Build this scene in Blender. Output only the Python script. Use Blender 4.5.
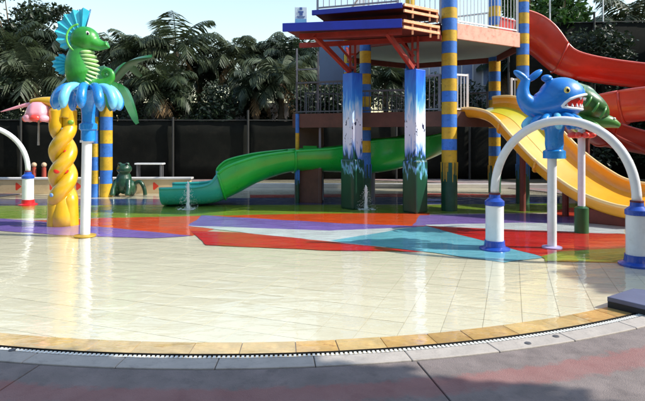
import bpy, bmesh, math, random
from mathutils import Vector, Matrix, noise as mnoise
R = math.radians
random.seed(7)
for o in list(bpy.data.objects): bpy.data.objects.remove(o)
scn = bpy.context.scene
col = scn.collection
# ------------------------------------------------------------------ camera
CAMH, F, HY = 1.5, 520.0, 138.0            # eye height, focal length and horizon row in photo pixels (645 wide)
cd = bpy.data.cameras.new('camera'); cam = bpy.data.objects.new('camera', cd); col.objects.link(cam)
cam.location = (0, 0, CAMH); cam.rotation_euler = (R(90), 0, 0)
cd.sensor_width = 36; cd.lens = 36 * F / 645; cd.shift_y = -(200.5 - HY) / 645
cd.clip_start = .05; cd.clip_end = 3000
scn.camera = cam
scn.render.resolution_x, scn.render.resolution_y = 1024, 637
# ------------------------------------------------------------------ sky, sun, exposure
SUN_EL, SUN_DIR = 40.0, Vector((.98, -.14, 0)).normalized()     # direction towards the sun
w = bpy.data.worlds.new('World'); scn.world = w; w.use_nodes = True
nt = w.node_tree; nt.nodes.clear()
sky = nt.nodes.new('ShaderNodeTexSky'); sky.sky_type = 'NISHITA'; sky.sun_disc = False
sky.sun_elevation = R(SUN_EL); sky.sun_rotation = math.atan2(SUN_DIR.x, SUN_DIR.y)
sky.air_density = 1.5; sky.dust_density = 1.0; sky.ozone_density = .4
bg = nt.nodes.new('ShaderNodeBackground'); bg.inputs['Strength'].default_value = .10
wo = nt.nodes.new('ShaderNodeOutputWorld')
nt.links.new(sky.outputs[0], bg.inputs[0]); nt.links.new(bg.outputs[0], wo.inputs[0])
sl = bpy.data.lights.new('sun', 'SUN'); sl.energy = 2.5; sl.angle = R(.55); sl.color = (1, .95, .86)
so = bpy.data.objects.new('sun', sl); col.objects.link(so)
sd = Vector((SUN_DIR.x * math.cos(R(SUN_EL)), SUN_DIR.y * math.cos(R(SUN_EL)), math.sin(R(SUN_EL))))
so.rotation_euler = sd.to_track_quat('Z', 'Y').to_euler(); so.location = (20, -10, 20)
scn.view_settings.view_transform = 'Standard'; scn.view_settings.look = 'None'
scn.view_settings.exposure = 1.35; scn.view_settings.gamma = 1
scn.view_settings.use_curve_mapping = False
scn.render.engine = 'CYCLES'
scn.cycles.max_bounces = 8; scn.cycles.transparent_max_bounces = 16

# ------------------------------------------------------------------ helpers
def gx(x, D): return (x - 322.5) / F * D
def gz(y, D): return CAMH + (HY - y) / F * D
def at(x, y, D): return Vector((gx(x, D), D, gz(y, D)))
def gp(x, y):
    D = F * CAMH / (y - HY); return (gx(x, D), D)
def lin(c):
    return tuple(((v / 255) / 12.92 if v / 255 <= .04045 else ((v / 255 + .055) / 1.055) ** 2.4) for v in c)

MATS = {}
def mat(name, rgb, rough=.5, var=.12, vscale=4.0, bump=0., bscale=40., metal=0., spec=.5, coat=0., dirt=0., dirtcol=(60, 50, 40), objrand=0., trans=0.):
    if name in MATS: return MATS[name]
    m = bpy.data.materials.new(name); m.use_nodes = True; N = m.node_tree.nodes; L = m.node_tree.links
    b = N['Principled BSDF']; c = lin(rgb)
    tc = N.new('ShaderNodeTexCoord')
    nz = N.new('ShaderNodeTexNoise'); nz.inputs['Scale'].default_value = vscale; nz.inputs['Detail'].default_value = 6; nz.inputs['Roughness'].default_value = .62
    L.new(tc.outputs['Object'], nz.inputs['Vector'])
    rp = N.new('ShaderNodeValToRGB'); rp.color_ramp.elements[0].position = .3; rp.color_ramp.elements[1].position = .72
    rp.color_ramp.elements[0].color = (*[v * (1 - var) for v in c], 1); rp.color_ramp.elements[1].color = (*[min(1, v * (1 + var)) for v in c], 1)
    L.new(nz.outputs['Fac'], rp.inputs['Fac']); out = rp.outputs['Color']
    if objrand:
        oi = N.new('ShaderNodeObjectInfo'); hs = N.new('ShaderNodeHueSaturation')
        mr = N.new('ShaderNodeMapRange'); mr.inputs['To Min'].default_value = 1 - objrand; mr.inputs['To Max'].default_value = 1 + objrand
        L.new(oi.outputs['Random'], mr.inputs['Value']); L.new(mr.outputs[0], hs.inputs['Value']); L.new(out, hs.inputs['Color']); out = hs.outputs['Color']
    if dirt:
        n2 = N.new('ShaderNodeTexNoise'); n2.inputs['Scale'].default_value = vscale * 2.3; n2.inputs['Detail'].default_value = 8; n2.inputs['Roughness'].default_value = .7
        L.new(tc.outputs['Object'], n2.inputs['Vector'])
        r2 = N.new('ShaderNodeValToRGB'); r2.color_ramp.elements[0].position = .52; r2.color_ramp.elements[1].position = .72
        r2.color_ramp.elements[1].color = (dirt, dirt, dirt, 1); r2.color_ramp.elements[0].color = (0, 0, 0, 1)
        L.new(n2.outputs['Fac'], r2.inputs['Fac'])
        mx = N.new('ShaderNodeMix'); mx.data_type = 'RGBA'; L.new(r2.outputs['Color'], mx.inputs['Factor']); L.new(out, mx.inputs['A'])
        mx.inputs['B'].default_value = (*lin(dirtcol), 1); out = mx.outputs['Result']
    L.new(out, b.inputs['Base Color'])
    b.inputs['Roughness'].default_value = rough; b.inputs['Metallic'].default_value = metal
    b.inputs['Specular IOR Level'].default_value = spec; b.inputs['Coat Weight'].default_value = coat; b.inputs['Coat Roughness'].default_value = .12
    if rough < .8:
        rr = N.new('ShaderNodeMapRange'); rr.inputs['To Min'].default_value = max(.02, rough - .1); rr.inputs['To Max'].default_value = min(1, rough + .16)
        L.new(nz.outputs['Fac'], rr.inputs['Value']); L.new(rr.outputs[0], b.inputs['Roughness'])
    if bump:
        n3 = N.new('ShaderNodeTexNoise'); n3.inputs['Scale'].default_value = bscale; n3.inputs['Detail'].default_value = 5
        L.new(tc.outputs['Object'], n3.inputs['Vector'])
        bp = N.new('ShaderNodeBump'); bp.inputs['Strength'].default_value = bump; bp.inputs['Distance'].default_value = .01
        L.new(n3.outputs['Fac'], bp.inputs['Height']); L.new(bp.outputs[0], b.inputs['Normal'])
    if trans:
        tr = N.new('ShaderNodeBsdfTranslucent'); L.new(out, tr.inputs['Color'])
        ms = N.new('ShaderNodeMixShader'); ms.inputs[0].default_value = trans
        L.new(b.outputs[0], ms.inputs[1]); L.new(tr.outputs[0], ms.inputs[2]); L.new(ms.outputs[0], N['Material Output'].inputs['Surface'])
    MATS[name] = m; return m

class MB:
    """collects geometry for one mesh"""
    def __init__(s): s.v = []; s.f = []; s.mi = []
    def add(s, vs, fs, m=0):
        o = len(s.v); s.v += [tuple(p) for p in vs]; s.f += [tuple(i + o for i in f) for f in fs]; s.mi += [m] * len(fs); return s
    def box(s, c, d, rz=0, mtx=None, m=0):
        x, y, z = d[0] / 2, d[1] / 2, d[2] / 2
        vs = [Vector((a, b, e)) for a in (-x, x) for b in (-y, y) for e in (-z, z)]
        M = mtx if mtx else Matrix.Rotation(rz, 3, 'Z')
        vs = [M @ p + Vector(c) for p in vs]
        return s.add(vs, [(0, 1, 3, 2), (4, 6, 7, 5), (0, 4, 5, 1), (2, 3, 7, 6), (0, 2, 6, 4), (1, 5, 7, 3)], m)
    def bar(s, a, b, w, h=None, m=0):
        a, b = Vector(a), Vector(b); h = h or w; d = b - a; L = d.length; x = d / L
        up = Vector((0, 0, 1)) if abs(x.z) < .95 else Vector((1, 0, 0))
        y = up.cross(x).normalized(); z = x.cross(y)
        return s.box((a + b) / 2, (L, w, h), mtx=Matrix((x, y, z)).transposed(), m=m)
    def tube(s, pts, r, n=12, cap=True, m=0, squash=None):
        pts = [Vector(p) for p in pts]; rs = r if isinstance(r, (list, tuple)) else [r] * len(pts)
        vs = []; prev = None
        for i, p in enumerate(pts):
            t = (pts[min(i + 1, len(pts) - 1)] - pts[max(i - 1, 0)]).normalized()
            if prev is None:
                ref = Vector((0, 1, 0)) if abs(t.y) < .9 else Vector((1, 0, 0))
                u = (ref - t * ref.dot(t)).normalized()
            else: u = (prev - t * prev.dot(t)).normalized()
            prev = u; v = t.cross(u)
            for k in range(n):
                a = 2 * math.pi * k / n
                vs.append(p + (u * math.cos(a) * (squash or 1) + v * math.sin(a)) * rs[i])
        fs = [(i * n + k, i * n + (k + 1) % n, (i + 1) * n + (k + 1) % n, (i + 1) * n + k) for i in range(len(pts) - 1) for k in range(n)]
        if cap: fs += [tuple(range(n - 1, -1, -1)), tuple((len(pts) - 1) * n + k for k in range(n))]
        return s.add(vs, fs, m)
    def lathe(s, prof, n=24, c=(0, 0, 0), m=0, wob=None):
        vs = []; k0 = len(prof)
        for k in range(n):
            a = 2 * math.pi * k / n
            for i, (r, z) in enumerate(prof):
                q = wob(i, a, r, z) if wob else (r, z)
                vs.append((c[0] + q[0] * math.cos(a), c[1] + q[0] * math.sin(a), c[2] + q[1]))
        fs = [(k * k0 + i, ((k + 1) % n) * k0 + i, ((k + 1) % n) * k0 + i + 1, k * k0 + i + 1) for k in range(n) for i in range(k0 - 1)]
        return s.add(vs, fs, m)
    def ball(s, c, r, n=14, k=8, mtx=None, m=0):
        rx, ry, rz = r if isinstance(r, (list, tuple)) else (r, r, r); vs = [(0, 0, -rz)]
        for i in range(1, k):
            ph = -math.pi / 2 + math.pi * i / k
            for j in range(n):
                a = 2 * math.pi * j / n; vs.append((rx * math.cos(ph) * math.cos(a), ry * math.cos(ph) * math.sin(a), rz * math.sin(ph)))
        vs.append((0, 0, rz)); T = len(vs) - 1
        fs = [(0, 1 + (j + 1) % n, 1 + j) for j in range(n)]
        for i in range(k - 2):
            fs += [(1 + i * n + j, 1 + i * n + (j + 1) % n, 1 + (i + 1) * n + (j + 1) % n, 1 + (i + 1) * n + j) for j in range(n)]
        b = 1 + (k - 2) * n; fs += [(b + j, b + (j + 1) % n, T) for j in range(n)]
        M = mtx or Matrix.Identity(3)
        return s.add([M @ Vector(p) + Vector(c) for p in vs], fs, m)
    def prism(s, poly, z0, z1, m=0):
        n = len(poly); a = sum(poly[i][0] * poly[(i + 1) % n][1] - poly[(i + 1) % n][0] * poly[i][1] for i in range(n))
        if a < 0: poly = poly[::-1]
        vs = [(p[0], p[1], z0) for p in poly] + [(p[0], p[1], z1) for p in poly]
        fs = [tuple(range(n - 1, -1, -1)), tuple(range(n, 2 * n))] + [(i, (i + 1) % n, n + (i + 1) % n, n + i) for i in range(n)]
        return s.add(vs, fs, m)
    def slab_xz(s, poly, y0, y1, m=0):
        n = len(poly)
        vs = [(p[0], y0, p[1]) for p in poly] + [(p[0], y1, p[1]) for p in poly]
        fs = [tuple(range(n)), tuple(range(2 * n - 1, n - 1, -1))] + [(i, n + i, n + (i + 1) % n, (i + 1) % n) for i in range(n)]
        return s.add(vs, fs, m)
    def mesh(s, name, mats, smooth=False, loc=None):
        me = bpy.data.meshes.new(name)
        if loc is not None: s.v = [(p[0] - loc[0], p[1] - loc[1], p[2] - loc[2]) for p in s.v]
        me.from_pydata(s.v, [], s.f); me.update()
        for mm in (mats if isinstance(mats, (list, tuple)) else [mats]): me.materials.append(mm)
        me.polygons.foreach_set('material_index', s.mi)
        if smooth is True: me.polygons.foreach_set('use_smooth', [True] * len(me.polygons))
        elif smooth:
            me.polygons.foreach_set('use_smooth', [True] * len(me.polygons)); me.set_sharp_from_angle(angle=R(smooth))
        return me
    def build(s, name, mats, parent=None, smooth=False, bevel=0, label=None, loc=None):
        return obj(name, s.mesh(name, mats, smooth, loc), parent, bevel, label, loc)

def world_m(o):
    b = Matrix.LocRotScale(o.location, o.rotation_euler, o.scale)
    return b if o.parent is None else world_m(o.parent) @ o.matrix_parent_inverse @ b
def obj(name, me, parent=None, bevel=0, label=None, loc=None, rot=None):
    o = bpy.data.objects.new(name, me); col.objects.link(o)
    if loc is not None: o.location = loc
    if rot is not None: o.rotation_euler = rot
    if parent is not None:
        o.parent = parent; o.matrix_parent_inverse = world_m(parent).inverted()
    if bevel:
        b = o.modifiers.new('bevel', 'BEVEL'); b.width = bevel; b.segments = 2; b.limit_method = 'ANGLE'
    if label: o['label'] = label
    return o
def tag(o, label, cat, group=None):
    o['label'] = label; o['category'] = cat
    if group: o['group'] = group
    return o
def thing(name, label, cat, loc=(0, 0, 0), rz=0, group=None):
    o = bpy.data.objects.new(name, None); o.empty_display_size = .2; col.objects.link(o)
    o.location = loc; o.rotation_euler = (0, 0, rz); return tag(o, label, cat, group)
def structure(o): o['kind'] = 'structure'; return o
def stuff(o): o['kind'] = 'stuff'; return o
def remesh(o, vox=.012, smooth=6):
    m = o.modifiers.new('remesh', 'REMESH'); m.mode = 'VOXEL'; m.voxel_size = vox; m.use_smooth_shade = True
    s = o.modifiers.new('smooth', 'SMOOTH'); s.iterations = smooth; s.factor = .5
    return o
def bake(o):
    dg = bpy.context.evaluated_depsgraph_get(); dg.update()
    me = bpy.data.meshes.new_from_object(o.evaluated_get(dg)); o.modifiers.clear(); o.data = me; return o
def bez(pts, n=8):
    """Catmull-Rom through the points"""
    P = [Vector(p) for p in pts]; out = []
    for i in range(len(P) - 1):
        p0, p1, p2, p3 = P[max(i - 1, 0)], P[i], P[i + 1], P[min(i + 2, len(P) - 1)]
        for k in range(n):
            t = k / n
            out.append(.5 * ((2 * p1) + (p2 - p0) * t + (2 * p0 - 5 * p1 + 4 * p2 - p3) * t * t + (3 * p1 - p0 - 3 * p2 + p3) * t ** 3))
    out.append(P[-1]); return out
def clip_convex(poly, cl):
    """Sutherland-Hodgman against a ccw convex polygon"""
    out = poly
    for i in range(len(cl)):
        a, b = cl[i], cl[(i + 1) % len(cl)]; src = out; out = []
        if not src: break
        def side(p): return (b[0] - a[0]) * (p[1] - a[1]) - (b[1] - a[1]) * (p[0] - a[0])
        for j in range(len(src)):
            p, q = src[j], src[(j + 1) % len(src)]; sp, sq = side(p), side(q)
            if sp >= 0: out.append(p)
            if (sp >= 0) != (sq >= 0):
                t = sp / (sp - sq); out.append((p[0] + (q[0] - p[0]) * t, p[1] + (q[1] - p[1]) * t))
    return out

# ------------------------------------------------------------------ materials
tile_m = mat('wet_beige_tile', (227, 216, 190), .35, .06, 1.7, .04, 60, dirt=.22, dirtcol=(190, 174, 140), objrand=.03)
grout_m = mat('grout', (178, 168, 146), .8, .2, 2)
stone2_m = mat('cream_sandstone', (214, 180, 122), .4, .3, 5, .1, 30, dirt=.6, dirtcol=(176, 104, 58), objrand=.12)
stone_m = mat('amber_sandstone', (204, 162, 98), .4, .4, 4, .1, 30, dirt=.85, dirtcol=(150, 84, 46), objrand=.2)
concrete_m = mat('poolside_concrete', (126, 115, 112), .75, .28, 3.5, .5, 140, dirt=.6, dirtcol=(82, 74, 74), objrand=.05)
coping_m = mat('pale_coping', (172, 164, 156), .65, .14, 5, .2, 50, dirt=.45, dirtcol=(112, 104, 100), objrand=.04)
grate_m = mat('white_grate', (232, 232, 226), .45, .06)
black_m = mat('channel_black', (14, 14, 14), .7)
soil_m = mat('dry_soil', (104, 92, 72), .95, .35, 1.2, .4, 12, dirt=.5, dirtcol=(60, 66, 34))
white_m = mat('white_pipe_paint', (228, 228, 230), .28, .05, 3, coat=.3, dirt=.28, dirtcol=(176, 172, 164))
blue_m = mat('blue_gloss', (28, 74, 172), .25, .12, 4, coat=.4)
def paint(n, c): return mat('floor_paint_' + n, c, .4, .16, 1.8, .08, 30, dirt=.32, dirtcol=tuple(int(v * .55 + 80) for v in c))

# ------------------------------------------------------------------ pool, deck, ground
PC, PR = (-.8, 11.07), 7.5
def circ(r, n=160, a0=0, a1=360): return [(PC[0] + r * math.cos(R(a0 + (a1 - a0) * i / n)), PC[1] + r * math.sin(R(a0 + (a1 - a0) * i / n))) for i in range(n + (a1 - a0 < 360))]
def ring_seg(mb, r0, r1, a0, a1, z0, z1, n=4, m=0):
    return mb.prism(circ(r0, n, a0, a1) + circ(r1, n, a0, a1)[::-1], z0, z1, m)
def annulus(name, r0, r1, z, m, n=128):
    mb = MB(); a = circ(r0, n); b = circ(r1, n)
    mb.add([(*p, z) for p in a + b], [(i, n + i, n + (i + 1) % n, (i + 1) % n) for i in range(n)])
    return mb.build(name, m)
structure(annulus('ground', 9.6, 900, -.02, soil_m))
floor = MB().prism(circ(PR + .1), -.3, -.003).build('pool_floor', grout_m); structure(floor)
inner = circ(PR - .23)
tu = Vector((.342, .94)); tv = Vector((.94, -.342)); T = .3; TG = .0045
me_tile = MB().box((0, 0, -.005), (T - TG, T - TG, .01)).mesh('tile', tile_m)
cells = []
for i in range(-32, 33):
    for j in range(-32, 33):
        c = Vector((-.4, 7)) + tu * (T * i) + tv * (T * j); h = (T - TG) / 2
        q = [tuple(c + tu * a * h + tv * b * h) for a, b in ((-1, -1), (1, -1), (1, 1), (-1, 1))]
        ar = sum(q[k][0] * q[(k + 1) % 4][1] - q[(k + 1) % 4][0] * q[k][1] for k in range(4))
        if ar < 0: q = q[::-1]
        ins = [math.hypot(p[0] - PC[0], p[1] - PC[1]) < PR - .235 for p in q]
        if any(ins): cells.append((c.length if abs(c.x) < c.y * .64 + .2 else 99, c, q, all(ins)))
cells.sort(key=lambda e: e[0]); rest = MB()
for k_, (dist, c, q, full) in enumerate(cells):
    if k_ < 300 and full:
        o = obj('tile', me_tile, floor, loc=(c.x, c.y, random.uniform(-.0006, .0006)), rot=(random.uniform(-.002, .002), random.uniform(-.002, .002), math.atan2(-.342, .94)))
    elif full: rest.prism(q, -.01, 0)
    else:
        cq = clip_convex(q, inner)
        if len(cq) > 2:
            if k_ < 300: MB().prism(cq, -.01, 0).build('tile', tile_m, floor)
            else: rest.prism(cq, -.01, 0)
stuff(rest.build('far_tiles', tile_m, floor))
# painted shapes of the splash zone, given by their outlines on the pool floor
def patch(name, c, pts, z):
    poly = [gp(*p) for p in pts]
    n = len(poly)
    # thicken outline a little so the edges are hand painted
    vs = []
    for i in range(n):
        a, b = Vector(poly[i]), Vector(poly[(i + 1) % n]); k = max(1, int((b - a).length / .12))
        for t in range(k):
            p = a.lerp(b, t / k)
            if t: p += Vector((mnoise.noise((p.x * 2, p.y * 2, 3)) + .4 * mnoise.noise((p.x * 9, p.y * 9, 3)), mnoise.noise((p.x * 2, p.y * 2, 9)) + .4 * mnoise.noise((p.x * 9, p.y * 9, 9)))) * .035
            vs.append((p.x, p.y))
    mb = MB(); mb.add([(p[0], p[1], z) for p in vs], [tuple(range(len(vs)))])
    o = mb.build('floor_paint', paint(name, c), floor); o['label'] = name.replace('_', ' ') + ' painted shape on the pool floor'
    if o.data.polygons[0].normal.z < 0: o.data.flip_normals()
    return o
patch('dark_blue', (50, 70, 130), [(-30, 199), (180, 199), (300, 197), (560, 197), (560, 204), (-30, 206)], .002)
patch('lime_green', (140, 168, 46), [(-40, 206), (200, 205), (430, 205), (600, 203), (600, 212), (420, 214), (200, 217), (90, 218), (-40, 219)], .003)
patch('orange', (232, 84, 22), [(30, 221), (110, 218), (205, 216), (300, 214), (430, 213), (424, 228), (330, 226), (240, 222), (192, 236), (150, 233)], .0045)
patch('purple_left', (142, 112, 196), [(-20, 217), (30, 221), (100, 227), (192, 236), (150, 238.5), (70, 236), (-20, 230)], .006)
patch('purple', (142, 112, 196), [(188, 226), (202, 215.5), (330, 223), (430, 227), (330, 231)], .0055)
patch('purple_right', (148, 118, 194), [(412, 226), (420, 215.5), (500, 214), (610, 214), (606, 224.5)], .0060)
patch('red_right_pad', (222, 74, 44), [(552, 212), (566, 208), (600, 208), (612, 213), (606, 217), (560, 217)], .0068)
patch('white', (226, 230, 232), [(188, 226), (330, 231), (430, 227), (425, 225), (520, 223), (625, 224), (625, 234), (480, 233), (420, 236), (380, 250), (300, 240)], .0065)
patch('red', (210, 26, 22), [(191, 231.5), (240, 233), (330, 242), (424, 252.5), (330, 251), (206, 245.5)], .0085)
patch('light_blue', (120, 192, 210), [(330, 241), (404, 229), (428, 226), (545, 257.5), (505, 263), (424, 252)], .0075)
patch('red_far_right', (206, 30, 24), [(425, 226), (486, 229), (606, 234), (660, 236), (620, 250), (541, 257)], .009)
patch('olive_green', (132, 158, 46), [(541, 257), (560, 252), (620, 249), (665, 246), (665, 264), (545, 262)], .0095)
patch('red_kerb_line', (214, 44, 34), [(250, 195), (445, 193.5), (520, 195), (520, 198), (445, 197), (250, 198)], .0062)
# worn red band painted round the deck (its own shape, mixed into the concrete's colour)
N = concrete_m.node_tree.nodes; L = concrete_m.node_tree.links; b = N['Principled BSDF']; src = b.inputs['Base Color'].links[0].from_socket
ge = N.new('ShaderNodeNewGeometry'); sx = N.new('ShaderNodeVectorMath'); sx.operation = 'SUBTRACT'; L.new(ge.outputs['Position'], sx.inputs[0]); sx.inputs[1].default_value = (PC[0], PC[1], .016)
ln = N.new('ShaderNodeVectorMath'); ln.operation = 'LENGTH'; L.new(sx.outputs[0], ln.inputs[0])
nz = N.new('ShaderNodeTexNoise'); nz.inputs['Scale'].default_value = 7; nz.inputs['Detail'].default_value = 10; nz.inputs['Roughness'].default_value = .75; L.new(ge.outputs['Position'], nz.inputs[0])
ma = N.new('ShaderNodeMath'); ma.operation = 'MULTIPLY_ADD'; L.new(nz.outputs[0], ma.inputs[0]); ma.inputs[1].default_value = .3; L.new(ln.outputs['Value'], ma.inputs[2])
mr = N.new('ShaderNodeMapRange'); mr.inputs['From Min'].default_value = PR + .47; mr.inputs['From Max'].default_value = PR + .97; L.new(ma.outputs[0], mr.inputs[0])
rp = N.new('ShaderNodeValToRGB'); L.new(mr.outputs[0], rp.inputs[0]); e = rp.color_ramp.elements
e[0].position = .30; e[0].color = (0, 0, 0, 1); e[1].position = .40; e[1].color = (.5, .5, .5, 1); k = e.new(.70); k.color = (.42, .42, .42, 1); k = e.new(.82); k.color = (0, 0, 0, 1)
mx = N.new('ShaderNodeMix'); mx.data_type = 'RGBA'; L.new(rp.outputs[0], mx.inputs['Factor']); L.new(src, mx.inputs['A']); mx.inputs['B'].default_value = (*lin((152, 86, 82)), 1); L.new(mx.outputs['Result'], b.inputs['Base Color'])
# rim stones, gutter, coping, deck slabs
a = 168
while a < 372:
    d = random.uniform(2.0, 3.6); mb = MB(); ring_seg(mb, PR - .228, PR - .004, a + .03, a + d - .03, -.02, random.uniform(.004, .007))
    c = (PC[0] + PR * math.cos(R(a)), PC[1] + PR * math.sin(R(a)), 0)
    mb.build('rim_stone', random.choice((stone_m, stone2_m, stone2_m)), floor, loc=c); a += d
g = MB(); n = 128
for r0, r1, z0, z1 in ((PR + .001, PR + .006, -.09, .018), (PR + .072, PR + .077, -.09, .018)): ring_seg(g, r0, r1, 170, 370, z0, z1, 90)
ring_seg(g, PR + .006, PR + .072, 170, 370, -.1, -.085, 90)
gut = g.build('overflow_gutter', black_m); structure(gut)
sl_ = MB(); a = 172.
while a < 368:
    cx, cy = PC[0] + (PR + .05) * math.cos(R(a)), PC[1] + (PR + .05) * math.sin(R(a))
    sl_.box((cx, cy, .008), (.05, .017, .014), R(a)); a += .245
stuff(sl_.build('grate_slat', grate_m, gut))
cop = annulus('pool_coping', PR + .075, PR + .24, -.03, grout_m); structure(cop)
a = 170
while a < 372:
    mb = MB(); ring_seg(mb, PR + .08, PR + .235, a + .02, a + 4.8 - .02, -.03, .022, 5)
    mb.build('coping_stone', coping_m, cop, loc=(PC[0] + PR * math.cos(R(a)), PC[1] + PR * math.sin(R(a)), 0), bevel=.006); a += 4.8
deck = annulus('pool_deck', PR + .24, 9.65, -.012, grout_m); structure(deck)
a = 170.2
while a < 545:
    w_ = 18.4
    mb = MB(); ring_seg(mb, PR + .243, 9.6, a + .035, a + w_ - .035, -.012, .016, 12)
    mb.build('deck_slab', concrete_m, deck, loc=(PC[0] + 8 * math.cos(R(a)), PC[1] + 8 * math.sin(R(a)), 0), bevel=.005)
    a += w_
# water: a thin sheet over the whole floor
wm = bpy.data.materials.new('shallow_water'); wm.use_nodes = True; N = wm.node_tree.nodes; L = wm.node_tree.links; N.clear()
tc = N.new('ShaderNodeTexCoord'); mp = N.new('ShaderNodeMapping'); L.new(tc.outputs['Object'], mp.inputs[0]); mp.inputs['Scale'].default_value = (.75, 1.9, 1)
n1 = N.new('ShaderNodeTexNoise'); n1.inputs['Scale'].default_value = 2.8; n1.inputs['Detail'].default_value = 4; n1.inputs['Distortion'].default_value = .6; L.new(mp.outputs[0], n1.inputs[0])
n2 = N.new('ShaderNodeTexNoise'); n2.inputs['Scale'].default_value = 9; n2.inputs['Detail'].default_value = 2; L.new(mp.outputs[0], n2.inputs[0])
ad = N.new('ShaderNodeMath'); ad.operation = 'MULTIPLY_ADD'; L.new(n2.outputs[0], ad.inputs[0]); ad.inputs[1].default_value = .18; L.new(n1.outputs[0], ad.inputs[2])
bp = N.new('ShaderNodeBump'); bp.inputs['Strength'].default_value = 1; bp.inputs['Distance'].default_value = .008; L.new(ad.outputs[0], bp.inputs['Height'])
ge = N.new('ShaderNodeNewGeometry')      # Schlick reflectance, the same from above and below the thin sheet
dt = N.new('ShaderNodeVectorMath'); dt.operation = 'DOT_PRODUCT'; L.new(bp.outputs[0], dt.inputs[0]); L.new(ge.outputs['Incoming'], dt.inputs[1])
def mth(op, a, b=None):
    k = N.new('ShaderNodeMath'); k.operation = op; k.use_clamp = False
    for i, q in enumerate((a, b)):
        if q is None: continue
        if isinstance(q, (int, float)): k.inputs[i].default_value = q
        else: L.new(q, k.inputs[i])
    return k.outputs[0]
om = mth('SUBTRACT', 1, mth('MINIMUM', mth('ABSOLUTE', dt.outputs['Value']), 1))
fr = mth('MINIMUM', mth('ADD', mth('MULTIPLY', mth('POWER', om, 4.3), .955), .045), 1)
tr = N.new('ShaderNodeBsdfTransparent'); tr.inputs[0].default_value = (.96, .985, .97, 1)
gl = N.new('ShaderNodeBsdfGlossy'); gl.inputs['Roughness'].default_value = .02; L.new(bp.outputs[0], gl.inputs['Normal'])
ms = N.new('ShaderNodeMixShader'); L.new(fr, ms.inputs[0]); L.new(tr.outputs[0], ms.inputs[1]); L.new(gl.outputs[0], ms.inputs[2])
wo = N.new('ShaderNodeOutputMaterial'); L.new(ms.outputs[0], wo.inputs[0])
mb = MB(); p = circ(PR); mb.add([(*q, .019) for q in p], [tuple(range(len(p)))])
structure(mb.build('water', wm))

# ------------------------------------------------------------------ play tower
rust_m = mat('red_brown_beam', (112, 48, 38), .6, .25, 6, .1, 50, dirt=.5, dirtcol=(70, 40, 30))
redsteel_m = mat('red_steel', (154, 48, 34), .45, .25, 7, dirt=.35, dirtcol=(110, 60, 40))
orange_m = mat('orange_steel', (236, 168, 120), .5, .15, 7, dirt=.6, dirtcol=(246, 226, 206))
fascia_m = mat('faded_red_fascia', (214, 164, 142), .65, .18, 4, .1, 40, dirt=.7, dirtcol=(180, 72, 54))
navy_m = mat('royal_blue_board', (38, 52, 168), .4, .12, 3, dirt=.2, dirtcol=(24, 30, 80))
soffit_m = mat('pale_teal_soffit', (150, 176, 176), .6, .08, 2)
deckbrown_m = mat('brown_deck', (96, 64, 52), .75, .25, 5, .15, 30)
rail_m = mat('grey_rail', (150, 150, 156), .4, .1, 6)
railw_m = mat('white_rail', (222, 220, 218), .4, .06, 6)
raild_m = mat('dark_rail', (84, 84, 88), .45, .1, 6)
byel_m = mat('band_yellow', (200, 160, 34), .5, .22, 5, .1, 30, dirt=.7, dirtcol=(112, 92, 44), objrand=.1)
bblu_m = mat('band_blue', (56, 118, 200), .5, .25, 5, .1, 30, dirt=.7, dirtcol=(26, 54, 122), objrand=.12)
bgrn_m = mat('column_foot_green', (16, 66, 46), .4, .3, 6, dirt=.4, dirtcol=(30, 96, 90))
grey_m = mat('grey_post', (112, 112, 118), .5, .12)
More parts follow.
